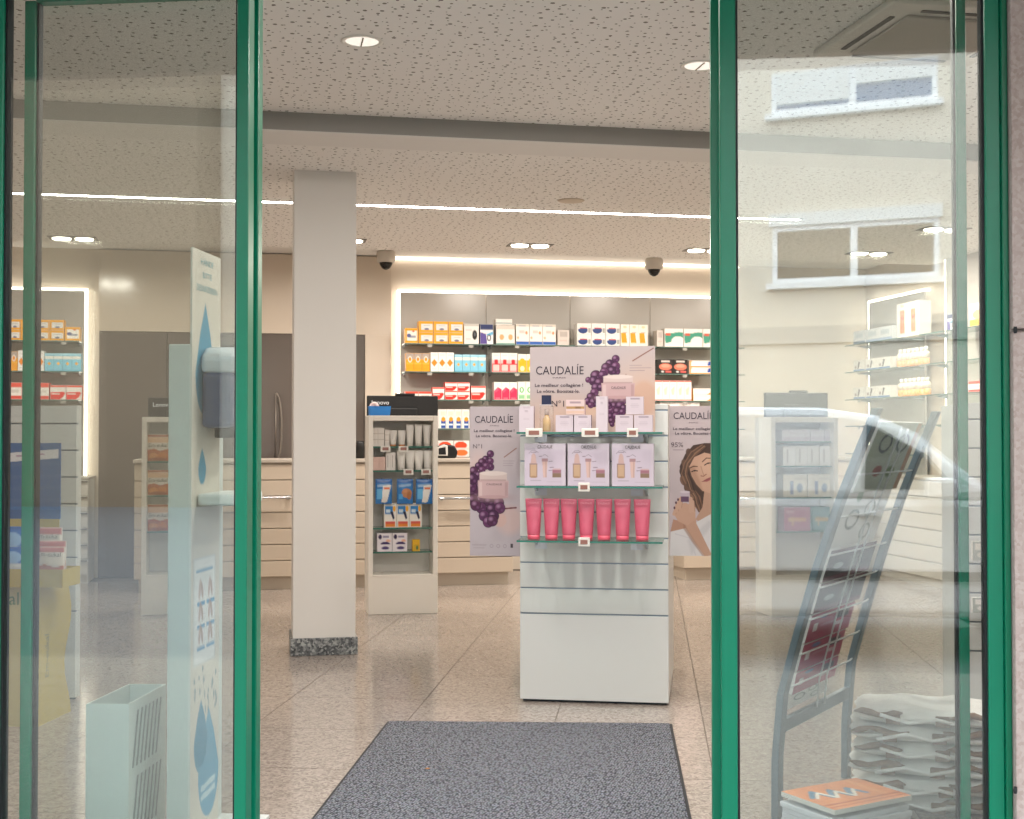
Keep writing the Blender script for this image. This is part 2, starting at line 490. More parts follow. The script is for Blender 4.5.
# outer jamb cover at the right, stepping back to the stone
jr = sroot('trim_5', D.W(0, 0), D.a)
MB().box(dx(1003), dx(1013, -.03), -.012, .14, 0, HD + .06).build('jamb_cover', M('006648', .3, name='green_lacquer_jamb'), jr, .003)
jl = sroot('trim_6', D.W(0, 0), D.a)
MB().box(dx(-60), dx(-44), -.012, .14, 0, HD + .06).build('jamb_cover', GREEN, jl, .003)
XL, XR = dx(-60), dx(1013, -.03)
hd = sroot('trim_7', D.W(0, 0), D.a)
MB().box(XL, XR, -.03, .2, HD + .06, HC + .1).build('header', GREEN, hd, .004)
# stone cladding left and right of the entrance
wf = sroot('wall_front', D.W(0, 0), D.a)
zj = D.px(1018, 330, -.04)[1]
xl_room, xr_room = D.L(*R.W(ROOM_L - .2, fl)[:2])[0], D.L(*R.W(.2, fr)[:2])[0]
def stones(x0, x1, n):
    MB().box(x0, x1, -.02, .14, -.3, HC + .1).build('backing', M('8f837d', .9), wf)
    w = (x1 - x0) / n
    for i in range(n):
        for z0, z1 in ((-.3, zj - .004), (zj + .004, 2.60)):
            MB().box(x0 + i * w + (.0 if i == 0 else .004), x0 + (i + 1) * w - .002, -.04, -.018, z0, z1).build('stone_panel', STONE, wf, .003)
stones(XR, xr_room, 4); stones(xl_room, XL, 4)
for pz in (330, 790):
    x, z = D.px(1013.5, pz, -.045)
    MB().lathe([(.004, -.008), (.005, 0), (.004, .008)], 10, c=(x + .004, -.046, z)).build('anchor_pin', GASKET, wf)
# soffit over the recessed entrance and the storey above it
SOF = -1.45
MB().box(-22, 22, SOF, -.03, 2.60, 2.70).build('soffit', M('6d655c', .9), wf)
MB().box(-22, 22, SOF - .05, SOF, 2.60, 4.4).build('upper_storey', STONE, wf)
MB().box(-22, xl_room - .02, -.04, .14, -.3, 2.6).build('neighbour_wall', STONE, wf)
MB().box(xr_room + .02, 22, -.04, .14, -.3, 2.6).build('neighbour_wall', STONE, wf)
# threshold
th = struct(MB().box(XL, XR, -.42, .16, -.12, 0.0005).build('trim_8', SKIRT, None, loc=D.W(0, 0), rot=(0, 0, D.a)))

# ------------------------------------------------------------------ lamps of the shop, and unseen ones added near the door
def area(parent, x, y, z, sx, sy, w, color=WARM, rot=(0, 0, 0)):
    l = bpy.data.lights.new('lamp_light', 'AREA'); l.shape = 'RECTANGLE'; l.size = sx; l.size_y = sy
    l.energy = w; l.color = color
    o = bpy.data.objects.new('lamp_light', l); col.objects.link(o); o.parent = parent
    o.location = (x, y, z); o.rotation_euler = rot; return o
LEDW = M((1.0, .94, .86), .5, emit=EMIT_LINE, name='led_diffuser')
LEDC = M((1.0, .91, .79), .5, emit=EMIT_COVE, name='led_cove_diffuser')
# long LED line let into the lower ceiling
ledl = thing('led_line', 'long thin white led line let into the lower ceiling', 'light', R.W(0, B_LED, HL), RA)
MB().box(-8.6, -2.05, -.035, .035, -.004, .0).build('housing', M('d8d4ce', .6), ledl)
MB().box(-8.58, -2.07, -.015, .015, -.008, -.003).build('diffuser', LEDW, ledl)
# recessed double spots
def dspot(px, py, label):
    r = ray(px, py); k = (HL - EYE) / r[2]; p = (r[0] * k, r[1] * k)
    t = thing('double_spot', label, 'light', (p[0], p[1], HL), RA, 'recessed double spots in the lower ceiling')
    MB().box(-.17, .17, -.085, .085, -.005, .0).build('frame', M('6f6a64', .5), t)
    for sx in (-1, 1):
        MB().lathe([(.062, -.014), (.068, -.004)], 20, c=(sx * .08, 0, 0)).build('lamp', M((1, .9, .75), .5, emit=14.0, name='spot_lamp_glow'), t)
        area(t, sx * .08, 0, -.02, .12, .12, SPOT_W)
for px, py, lb in ((73, 238, 'recessed double spot above the left wall shelves'), (530, 245, 'recessed double spot above the header board of the display stand'),
                   (706, 250, 'recessed double spot beside the dark green door stile'), (869, 253, 'recessed double spot above the corner of the right wall shelves'),
                   (343, 240, 'recessed double spot just right of the grey column'), (944, 229, 'recessed double spot by the right side wall')):
    dspot(px, py, lb)
# round downlights in the front ceiling
def downlight(px, py, label, X=None):
    if X is None:
        r = ray(px, py); k = (HC - EYE) / r[2]; X = (r[0] * k, r[1] * k)
    t = thing('downlight', label, 'light', (X[0], X[1], HC), RA, 'round downlights in the front ceiling')
    o = MB()
    seg = 32
    prof = [(.066, -.004), (.083, -.004), (.083, .0), (.066, .03)]
    vs = []; fs = []
    for r_, z_ in prof:
        for k in range(seg):
            a = 2 * math.pi * k / seg; vs.append((r_ * math.cos(a), r_ * math.sin(a), z_))
    for i in range(4):
        for k in range(seg):
            fs.append((i * seg + k, ((i + 1) % 4) * seg + k, ((i + 1) % 4) * seg + (k + 1) % seg, i * seg + (k + 1) % seg))
    o.add(vs, fs, 0, True); o.build('trim_ring', M('f2efe9', .4), t)
    MB().lathe([(.03, -.003), (.062, -.002), (.066, -.001)], 32).build('lamp', M((1, .93, .84), .5, emit=.9, name='downlight_glow'), t)
    MB().box(-.003, .003, -.055, .055, -.006, -.003).build('reflector_rib', M('8c857c', .5), t)
    area(t, 0, 0, -.02, .13, .13, DOWN_W, (1, .92, .85))
downlight(362, 41, 'round white downlight in the front ceiling above the column')
downlight(700, 65.5, 'round white downlight cut by the right green door stile')
for q, w_ in (((-1.5, 4.3), 'left glass'), ((0.1, 4.15), 'left half of the mat'), ((1.0, 4.1), 'right half of the mat'), ((2.7, 4.6), 'right white display stand')):  # lamps added above the view to brighten the front of the shop
    downlight(0, 0, 'added unseen downlight just inside the entrance above the ' + w_, X=q)
# smoke detector plate
r = ray(571, 200.5); k = (HL - EYE) / r[2]
MBp = MB().lathe([(.075, -.006), (.085, -.001)], 28)
tag(MBp.build('ceiling_disc', M('cdbfae', .6), None, loc=(r[0]*k, r[1]*k, HL)), 'flat round plate on the lower ceiling near the led line', 'sensor')
# dome cameras
def dome(px, py, label):
    r = ray(px, py); b = -.34
    a, z = R.px(px, py, b)
    p = R.W(a, b); t = thing('dome_camera', label, 'camera', (p[0], p[1], HB), RA, 'dome cameras over the wall shelves')
    zt = z - HB
    MB().lathe([(.07, zt - .015), (.08, zt), (.08, zt + .07), (.07, 0)], 24).build('housing', M('cfc8be', .45), t)
    MB().lathe([(.012, zt - .075), (.035, zt - .062), (.052, zt - .035), (.058, zt - .012)], 20).build('dome', M('14120f', .1), t)
dome(386, 261, 'white dome camera above the left end of the long wall shelves')
dome(654, 268, 'white dome camera above the middle of the long wall shelves')

# cassette air conditioner in the front ceiling
r = ray(854, 43.5); k = (HC - EYE) / r[2]; aL = R.L(r[0] * k, r[1] * k)
p = R.W(aL[0] + .22, aL[1] - .22)
ac = thing('ceiling_cassette', 'square white ceiling air conditioner cassette behind the right glass', 'air conditioner', (p[0], p[1], HC), RA)
MB().box(-.34, .34, -.34, .34, -.03, 0).build('frame', M('ddd8d0', .5), ac, .008)
MB().box(-.23, .23, -.23, .23, -.042, -.03).build('grille', M('b3aca3', .6), ac, .004)
for i, (x0, x1, y0, y1) in enumerate(((-.2, .2, .265, .285), (-.2, .2, -.285, -.265), (.265, .285, -.2, .2), (-.285, -.265, -.2, .2))):
    MB().box(x0, x1, y0, y1, -.034, -.029).build('slot', M('4a4641', .7), ac)
# ------------------------------------------------------------------ products: printed cartons standing on shelves
def art(bg, ops=(), n=22):
    a = Art(0, 0, 1, 1, n, bg)
    for op in ops:
        getattr(a, op[0])(*op[1:])
    return a
def smudge(x0, x1, y, c='8a8480', h=.04, k=.6):
    return ('rect', x0, y - h / 2, x1, y + h / 2, c, k)
KINDS = {
 'yellow':  ('e4e2e0', 'e9a81c', [('rect',0,0,1,.24,'eda60e'),('rect',0,.8,1,1,'eda60e'),('rect',0,0,.16,1,'eda60e'),('rect',.94,0,1,1,'eda60e'),('ell',.55,.72,.16,.1,'3c4a78',.8),smudge(.35,.8,.4)]),
 'yellow_wide':('efece4','e9a81c',[('rect',0,0,1,.18,'eda60e'),('rect',0,.84,1,1,'eda60e'),('rect',0,0,.14,1,'eda60e'),('rect',.92,0,1,1,'eda60e'),('ell',.3,.5,.16,.13,'2a3f8a',.9),('rect',.35,.5,.85,.64,'51618e',.7),('ell',.65,.22,.1,.05,'d24a2a')]),
 'meter':   ('e9e7e4', 'd8d5d0', [('rect',0,0,1,.1,'c9c4bb'),('ell',.72,.55,.17,.24,'111113'),('ell',.72,.52,.07,.1,'4c5058'),smudge(.1,.5,.3),smudge(.1,.45,.75)]),
 'purple':  ('efeef0', '2b3562', [('rect',0,0,1,.28,'1a2b60'),('poly',[(0,.4),(.45,.5),(.55,1),(0,1)],'5a4a96'),('poly',[(.5,.5),(1,.35),(1,.5),(.6,.65)],'62b6dd'),('ell',.68,.68,.16,.17,'3a3f4d'),('ell',.68,.68,.09,.1,'e8e8ea')]),
 'orange_eye':('f0ece6','d9d4ca',[('rect',0,0,1,.2,'dcd3c8'),('ell',.3,.62,.12,.15,'eeaa74'),('ell',.78,.62,.12,.15,'eeaa74'),('rect',0,.93,1,1,'2c8f80')]),
 'white_low':('efece6','e4dfd6',[('rect',0,.6,1,.8,'6f9aa0',.7)]),
 'blue_base':('f1eeea','e0dad0',[('rect',0,.84,1,1,'2d63b8'),('rect',0,0,1,.12,'dcd3c6'),('ell',.8,.42,.09,.08,'f0a070'),('ell',.15,.66,.08,.07,'f2b68c'),smudge(.25,.65,.38,'c4b8ae',.14),smudge(.2,.75,.08,'6d7aa8')]),
 'grey_small':('d5cdc6','c5bcb4',[('rect',.2,.1,.85,.45,'bdb4ae'),smudge(.15,.8,.7,'d99a8a')]),
 'navy':    ('eeece9','d9d5cf',[('ell',.42,.62,.34,.3,'24407e'),('rect',.1,.35,.7,.5,'eeece9'),('rect',.2,.38,.72,.52,'d0523c'),('rect',.2,.46,.75,.6,'2b4684'),('rect',.8,.42,.96,.85,'8f9188',.8)]),
 'orange_col':('f0ece2','e6ddce',[('poly',[(.05,.38),(.6,.38),(.75,.86),(.12,.86)],'f0a018'),('rect',.25,.33,.75,.4,'777d78',.5),('ell',.5,.12,.2,.06,'e9d6a8')]),
 'green_wave':('f2efea','cfc7bc',[('poly',[(0,.3),(.35,.26),(.75,.18),(1,.2),(1,.62),(.85,.45),(.55,.5),(.35,.75),(.05,.8)],'3f9a80'),('ell',.72,.72,.36,.3,'f2efea'),('rect',.05,.26,.32,.38,'d85a44')]),
 'orange_ring':('efa41e','d8922a',[('rect',0,0,1,.34,'b3a49a'),('ell',.5,.34,.27,.17,'e8e2d8'),('ell',.5,.34,.17,.11,'ef9424'),('rect',0,.52,1,.6,'f4b640')]),
 'diamond': ('efeeec','e2dfd8',[('poly',[(.5,.35),(.9,.54),(.5,.75),(.1,.54)],'ef8c1e'),smudge(.2,.8,.15,'c9b9ae'),smudge(.2,.8,.86,'cbc4bd')]),
 'sky':     ('86cbe4','7fc0da',[('rect',0,0,1,.12,'a8d8ea'),('rect',0,.16,1,.32,'ece9e0'),('poly',[(.5,.48),(.72,.58),(.5,.68),(.28,.58)],'f1b54c'),('rect',0,.92,1,1,'6fb9d4')]),
 'red_plus':('efece8','e0d6d0',[('rect',0,.36,1,1,'e8303a'),('rect',.12,.62,.88,.95,'f0ddd8',.75),('ell',.5,.46,.27,.11,'e8202c'),('rect',0,.3,.28,.55,'efece8',.6),('rect',.72,.3,1,.55,'efece8',.6),smudge(.2,.8,.12,'e2b3ae')]),
 'yellow_sun':('f4efe4','ecdfc4',[('rect',0,.34,1,1,'f5b62a'),('ell',.5,.45,.36,.22,'f6b41e'),('ell',.5,.8,.26,.14,'f8e9c0')]),
 'red_flat':('f0ebe6','e05a48',[('rect',0,0,1,.28,'e8523e'),('rect',0,.78,1,1,'e2402e'),('rect',.2,.42,.8,.62,'c9bfb8',.6)]),
 'red_swoosh':('f0ebe6','e0463a',[('rect',0,0,1,.14,'ea5440'),('poly',[(0,.5),(.85,.45),(.97,.55),(.8,.85),(.6,1),(0,1)],'e6342c'),('rect',.08,.55,.6,.66,'f2cdc6')]),
 'pink':    ('f2ece8','e8dcd8',[('poly',[(0,.55),(.6,.3),(1,.42),(1,1),(0,1)],'e8345c'),('poly',[(0,.5),(.5,.28),(.6,.45),(.2,.6)],'ee5a78'),smudge(.2,.8,.92,'f0b4c0')]),
 'greenleaf':('f0eee6','dce2d4',[('ell',.5,.45,.3,.16,'63b873'),('rect',.1,.72,.9,.95,'6fbf7a',.8),('ell',.5,.45,.12,.1,'f0eee6')]),
 'blackred':('26211f','1f1b1a',[('ell',.5,.52,.44,.24,'e07a62'),('ell',.5,.46,.3,.12,'f0a890',.7),('rect',.2,.08,.8,.2,'cfc8c0'),('rect',.5,.8,.9,.92,'d8605a'),('ell',.3,.86,.1,.06,'d8d4cf')]),
 'bluetick':('f0ebe2','ecd8c0',[('poly',[(.78,.15),(1,.1),(.95,.7),(.75,.75)],'274da6'),('ell',.35,.55,.4,.4,'f4f1ec'),('rect',0,.85,1,1,'ef9038'),('poly',[(0,0),(.1,0),(.04,1),(0,1)],'ef9038')]),
 'redtop':  ('f3efe8','ead9cc',[('rect',0,0,1,.06,'e4442c'),('rect',0,.95,1,1,'e4442c'),('poly',[(.2,.45),(.7,.28),(.6,.7),(.3,.72)],'f2d3bd'),smudge(.2,.8,.2,'cfc4bb')]),
 'orange_corner':('f2ede4','f0b060',[('poly',[(.6,1),(1,.2),(1,1)],'f0981e'),('ell',.4,.5,.34,.28,'f5f1ea'),smudge(.1,.6,.25,'c8b8a8')]),
 'sun_blue':('efece8','e2ddd6',[('rect',.28,.58,.9,1,'2a56a4'),('ell',.58,.52,.27,.12,'f29c1e'),('rect',.2,.1,.9,.34,'f0d3bc',.6),('rect',.3,.76,.85,.84,'dfe6f0')]),
 'blob':    ('eee7e2','e4d2c8',[('ell',.45,.3,.4,.24,'f0502c'),('ell',.5,.75,.4,.2,'f27a3c'),('rect',.0,.45,1,.55,'f3ddd4')]),
 'pinkline':('f0e8e4','ead9d2',[('rect',0,.3,1,.4,'ecb8b4'),('rect',0,.7,1,.8,'e9a5a8')]),
 'tick':    ('e8e4de','d6d0c8',[('rect',0,.85,1,1,'2b6ea6'),('poly',[(.45,.15),(.6,.2),(.45,.8),(.35,.8)],'2b2b33'),('rect',.1,.5,.3,.75,'6a4a4a',.7)]),
 'paleblue':('e6e8ea','d8dadd',[('rect',0,.8,1,1,'a9bedb'),('rect',.15,.2,.8,.55,'cdd6de')]),
 'redbar':  ('f3eee4','ece2d2',[('rect',.3,.2,.7,.9,'ef8350'),('rect',.36,.4,.64,.5,'c4462c'),('rect',.35,.05,.65,.12,'d9cf9c')]),
 'lozenge': ('eee2d4','e4c9a4',[('rect',0,.7,1,1,'e7a23c'),('ell',.5,.5,.3,.2,'efc27a')]),
}
def kind_mesh(kind, w, h, d, n=22):
    bg, side, ops = KINDS[kind]
    return board_mesh('carton', art(bg, ops, n), w, h, d, side)
NUM = ('', 'second', 'third', 'fourth', 'fifth')
def place(i, n, s=0, stack=1):
    v = '' if stack == 1 else ('lower ' if s == 0 else 'upper ')
    if n == 1: return v
    if n == 2: return v + ('left ', 'right ')[i]
    if n == 3: return v + ('left ', 'middle ', 'right ')[i]
    if n % 2 and i == n // 2: return v + 'middle '
    if i < n / 2: return v + ('leftmost ' if i == 0 else NUM[i] + ' from left ')
    j = n - 1 - i
    return v + ('rightmost ' if j == 0 else NUM[j] + ' from right ')
def cartons(F, kind, px0, px1, n, pyt, pyb, y, z, label, group, stack=1, depth=.11, name='carton', cat='carton', gap=.97):
    """n alike cartons side by side (and stacked) with their fronts in the plane y of a frame"""
    x0, zt = F.px(px0, pyt, y); x1, zb = F.px(px1, pyb, y)
    zb = F.px(px0, pyb, y)[1]
    pitch = abs(x1 - x0) / n; w = pitch * gap; h = (zt - zb) / stack * .985
    me = kind_mesh(kind, w, h, depth)
    for s in range(stack):
        for i in range(n):
            o = link(name, me, None, loc=F.W(min(x0, x1) + (i + .5) * pitch, y + random.uniform(0, .006), z + .001 + s * h * 1.012), rot=(0, 0, F.a + random.uniform(-.012, .012)))
            tag(o, place(i, n, s, stack) + label, cat, group)

# ------------------------------------------------------------------ wall shelving
def shelving(F, name, label, x0, x1, joints, ztop, zbot, shelf_z, led_left=True, led_right=False, depth=.25, led_top=True):
    """grey back panels proud of the wall with a light strip round the edge, glass shelves on brackets"""
    t = thing(name, label, 'shelving', F.W((x0 + x1) / 2, 0), F.a)
    m = (x0 + x1) / 2; js = [x0] + joints + [x1]
    for a, b in zip(js, js[1:]):
        MB().box(a - m + .003, b - m - .003, -.06, -.045, zbot, ztop).build('back_panel', GREYP, t)
        for z in shelf_z:
            MB().box(a - m + .012, b - m - .012, -.06 - depth, -.061, z - .009, z, 0, 1).build('glass_shelf', [SHELF_GLASS, EDGE_DARK], t)
            for bx in (a - m + .03, b - m - .03):
                MB().prism([(-.061, z - .03), (-.061, z - .009), (-.16, z - .009), (-.16, z - .014)], bx - .004, bx + .004, axis='x').build('bracket', ALU, t)
            for q in (.25, .72):
                tx = a - m + (b - a) * q + .04
                MB().box(tx - .02, tx + .02, -.062 - depth, -.06 - depth, z - .033, z - .009).build('price_tag', M('a5a29c', .5), t)
    e = .022
    if led_top: MB().box(x0 - m - e, x1 - m + e, -.058, -.02, ztop + .001, ztop + e).build('led_strip', LEDC, t)
    if led_left: MB().box(x0 - m - e, x0 - m - .001, -.058, -.02, zbot, ztop).build('led_strip', LEDC, t)
    if led_right: MB().box(x1 - m + .001, x1 - m + e, -.058, -.02, zbot, ztop).build('led_strip', LEDC, t)
    return t
YF = -.29
def zrow(F, px, rows, y): return [F.px(px, py, y)[1] for py in rows]
LZ = zrow(R, 440, (343.5, 371.5, 399.5, 428.5, 457), -.31)
jp = [R.px(p, 330, -.06)[0] for p in (400, 486, 570, 650, 736)]
ztop = R.px(440, 293, -.06)[1]
shelving(R, 'wall_shelving', 'long back wall shelving with grey glass panels, glass shelves and light strip', jp[0], jp[-1], jp[1:-1], ztop, .86, LZ)
lb = 'back wall shelves'
c = cartons
z1, z2, z3, z4, z5 = LZ
c(R,'yellow_wide',405,418,1,327,342.5,YF,z1,'single yellow and white carton at the left end of the top back wall shelf','top shelf cartons')
c(R,'yellow',418.5,463.5,3,320,342.5,YF,z1,'yellow and white carton in the two-high stack on the top shelf','yellow cartons on the back wall',stack=2)
c(R,'meter',464,479,1,322,342.5,YF,z1,'white carton with black oval meter picture on the top back wall shelf','top shelf cartons')
c(R,'purple',480,493.5,1,322,342.5,YF,z1,'navy and violet carton with round meter picture on the top back wall shelf','top shelf cartons')
c(R,'orange_eye',496,515,1,323,342.5,YF,z1,'white carton with two orange dots under a small flat box','top shelf cartons')
hz = R.px(505,323,YF)[1]-R.px(505,342.5,YF)[1]
c(R,'white_low',495.5,512.5,1,316.5,322.5,YF,z1+hz*1.0+.001,'small flat white and teal box lying on the orange-dotted carton','top shelf cartons')
c(R,'blue_base',516,556,3,321.5,342.5,YF,z1,'white carton with blue base stripe on the top back wall shelf','white cartons with blue base')
c(R,'grey_small',557.5,569.5,1,327,342.5,YF,z1,'small pale grey box right of the blue-based white cartons','top shelf cartons')
c(R,'navy',577,620,3,320.5,343,YF,z1,'white carton with navy crescent in the top shelf stack of six','navy crescent cartons',stack=2)
c(R,'orange_col',620.5,648,3,321,343,YF,z1,'white carton with upright orange block on the top back wall shelf','orange block cartons')
c(R,'grey_small',657,663.5,1,328,344.5,YF,z1,'narrow beige box at the left of the green-waved cartons','top shelf cartons')
c(R,'green_wave',664.5,722,3,326,344.5,YF,z1,'white carton with green wave and red patch on the top back wall shelf','green wave cartons')
c(R,'orange_ring',406,430,3,352,370.5,YF,z2,'orange and grey carton with ring motif on the second back wall shelf','orange ring cartons')
c(R,'diamond',430.5,454,3,351,370.5,YF,z2,'white carton with orange diamond on the second back wall shelf','orange diamond cartons')
c(R,'sky',454.5,486,4,353,370.5,YF,z2,'light blue carton with yellow star on the second back wall shelf','light blue cartons on the back wall')
c(R,'red_plus',492,517.5,3,351,370.5,YF,z2,'red and white carton with red dot on the second back wall shelf','red dot cartons')
c(R,'yellow_sun',518,544,3,352,370.5,YF,z2,'white and yellow carton right of the red dot cartons','yellow sun cartons')
c(R,'blackred',658,688,2,357,371.5,YF,z2,'black carton with glowing red oval on the second back wall shelf','black cartons')
c(R,'bluetick',689,714,1,358,371.5,YF,z2,'flat white carton with blue tick and orange base, in a pile of two','blue tick cartons',stack=2)
c(R,'red_flat',405,432,2,391,399,YF,z3,'flat red and white carton at the left of the third back wall shelf','flat red cartons')
c(R,'red_swoosh',432.5,444.5,1,386.5,399,YF,z3,'low red and white carton left of the red stack of four','third shelf cartons')
c(R,'red_swoosh',445,470,2,381.5,399,YF,z3,'red and white carton in the third shelf stack of four','red stack of four',stack=2)
c(R,'red_swoosh',471,486,1,385,399,YF,z3,'wide red and white carton right of the red stack of four','third shelf cartons')
c(R,'pink',494,517.5,3,381,399,YF,z3,'white and raspberry pink carton on the third back wall shelf','raspberry cartons')
c(R,'greenleaf',518,541,3,380.5,399,YF,z3,'white and green carton right of the raspberry pink cartons','green leaf cartons')
c(R,'redtop',655,691.5,5,379,399.5,YF,z3,'white carton with red top edge on the third back wall shelf','red edged cartons')
c(R,'orange_corner',693,716,1,387,399.5,YF,z3,'white carton with orange corner, in a pile of two','orange corner cartons',stack=2)
c(R,'sun_blue',408,469.5,8,408.5,428,YF,z4,'white carton with orange sun over blue, fourth back wall shelf','orange sun cartons')
c(R,'pinkline',660,700,4,402,428.5,YF,z4,'white carton with pink lines showing above the right poster','pink line cartons')
c(R,'blob',438,469.5,2,440,456.5,YF,z5,'white carton with red-orange blotches on the lowest back wall shelf','red blotch cartons')

# left wall shelves behind the left glass
LL = zrow(R, 60, (340.5, 371, 399.5, 429, 457), -.31)
xa, xb = R.px(-40, 330, -.06)[0], R.px(84.5, 330, -.06)[0]
zt2 = R.px(60, 290.5, -.06)[1]
shelving(R, 'wall_shelving', 'wall shelving with light strip seen through the left glass', xa, xb, [R.px(8, 330, -.06)[0]], zt2, .86, LL, led_left=False, led_right=True)
y1, y2, y3, y4, y5 = LL
c(R,'yellow_wide',64.5,80,1,326,340,YF,y1,'single yellow carton at the right end of the left wall shelf','left shelf cartons')
c(R,'yellow',34,64,2,319,340,YF,y1,'yellow carton in the two-high stack on the left wall shelf','yellow cartons on the left wall',stack=2)
c(R,'yellow',8,33,2,319,340,YF,y1,'yellow carton beside the left door post on the left wall shelf','yellow cartons by the left post',stack=2)
c(R,'sky',44.5,81,4,352.5,370.5,YF,y2,'light blue carton on the left wall shelf','light blue cartons on the left wall')
c(R,'diamond',18,44,4,350,370.5,YF,y2,'white carton with orange diamond on the left wall shelf','white cartons on the left wall')
c(R,'orange_ring',2,17.5,2,351,370.5,YF,y2,'orange ring carton at the far left of the left wall shelf','orange cartons on the left wall')
c(R,'red_swoosh',50,82,2,384.5,399,YF,y3,'red and white carton at the right of the left wall shelf','red cartons on the left wall')
c(R,'red_flat',8,49,3,382,399,YF,y3,'pale carton with red edges on the left wall shelf','pale red-edged cartons on the left wall')
c(R,'pink',74.5,80,1,442,456.5,YF,y5,'small magenta box at the right end of the left wall shelf','left shelf cartons')
# drawer cabinet under the left shelves
xa2, xb2 = R.px(-40, 500, -.42)[0], R.px(88, 520, -.42)[0]
dc = thing('drawer_cabinet', 'low white drawer cabinet under the left wall shelves', 'cabinet', R.W((xa2 + xb2) / 2, -.42), RA)
hw = (xb2 - xa2) / 2
MB().box(-hw, hw, .02, .40, 0, .84).build('body', WHITE, dc)
MB().box(-hw - .01, hw + .01, -.0, .41, .84, .86).build('worktop', M('c9c2b8', .4), dc, .003)
for i in range(6):
    dr = MB().box(-hw + .003, hw - .003, 0, .02, .07 + i * .128, .07 + i * .128 + .122).build('drawer', WHITE, dc, .003)
    MB().box(hw - .10, hw - .004, -.012, .0, .07 + i * .128 + .108, .07 + i * .128 + .118).build('handle', CHROME, dr)

# right side wall shelves behind the right glass
SX = [S.px(p, 330, -.06)[0] for p in (869, 925)]
SZ = zrow(S, 905, (336.5, 366, 396, 425, 455), -.31)
zt3 = S.px(897, 297, -.06)[1]
shelving(S, 'wall_shelving', 'side wall shelving in the far right corner seen through the right glass', SX[0], SX[1] + .0, [], zt3, .86, SZ)
c(S,'paleblue',853,892,3,332,345,YF,SZ[0],'pale blue and white carton on the top right side shelf','pale cartons on the right side shelf')
c(S,'redbar',896,919,2,303,337,YF,SZ[0],'tall white carton with red bar on the top right side shelf','tall red bar cartons')
c(S,'tick',853,890,3,361,372,YF,SZ[1],'carton with black tick on the second right side shelf','black tick cartons, second shelf')
c(S,'tick',853,890,3,386,397.5,YF,SZ[2],'carton with black tick on the third right side shelf','black tick cartons, third shelf')
def bottle_mesh(h, r, capc, bodyc, liqc):
    m = MB()
    m.lathe([(r*.92,0),(r,.006),(r,h*.36)],14,0); m.lathe([(r,h*.36),(r,h*.62),(r*.8,h*.72),(r*.45,h*.76)],14,1); m.lathe([(r*.5,h*.76),(r*.5,h)],12,2)
    return m.mesh('bottle', [M(liqc,.25),M(bodyc,.3),M(capc,.35)])
for row, liq, grp, pp in ((1,'e4a06a','syrup bottles on the second right side shelf',(893,923)),(2,'eda650','syrup bottles on the third right side shelf',(894,924))):
    x0 = S.px(pp[0],370,YF)[0]; x1 = S.px(pp[1],370,YF)[0]; n = 7
    me = bottle_mesh(.15, abs(x1-x0)/n*.42, 'f2eee6', 'f0e2cc', liq)
    for i in range(n):
        lab = place(i, n) + 'white-capped bottle of orange syrup on the ' + ('second' if row == 1 else 'third') + ' right side shelf'
        tag(link('bottle', me, None, loc=S.W(x0 + (x1-x0)*(i+.5)/n, YF+.05, SZ[row]+.001)), lab, 'bottle', grp)
# second side wall unit further forward
SX2 = [S.px(p, 330, -.06)[0] for p in (946, 1080)]
shelving(S, 'wall_shelving', 'side wall shelving at the right edge beside the green jamb', SX2[0], SX2[1], [], S.px(975, 250, -.06)[1], .86, [z for z in SZ[:4]])
c(S,'lozenge',969,986,1,316,339,YF,SZ[0],'orange and cream carton by the green jamb on the right side shelf','right edge cartons',depth=.12)
c(S,'purple',947,953,1,330,346,YF,SZ[0],'small dark blue carton behind the right door stile','right edge cartons')
c(S,'red_flat',968,986,1,388,399,YF,SZ[2],'flat red carton by the green jamb on the right side shelf','right edge cartons')
for (fa, fb_, lbn) in ((SX[0], SX2[1], 'low white cabinet along the right side wall'),):
    q = thing('drawer_cabinet', lbn, 'cabinet', S.W((fa + fb_) / 2, -.42), S.a); hh = (fb_ - fa) / 2
    MB().box(-hh, hh, .02, .40, 0, .84).build('body', WHITE, q); MB().box(-hh, hh, 0, .41, .84, .86).build('worktop', M('c9c2b8', .4), q)
    for i in range(6): MB().box(-hh + .003, hh - .003, 0, .02, .07 + i * .128, .07 + i * .128 + .122).build('drawer', WHITE, q, .003)
# band of light along the cove above the back wall
cv = thing('cove_light', 'warm light band where the ceiling meets the back wall', 'light', R.W(0, -.03, HB), RA)
MB().box(R.px(392, 260)[0], R.px(738, 265)[0], -.0, .02, -.022, -.012).build('diffuser', LEDC, cv)
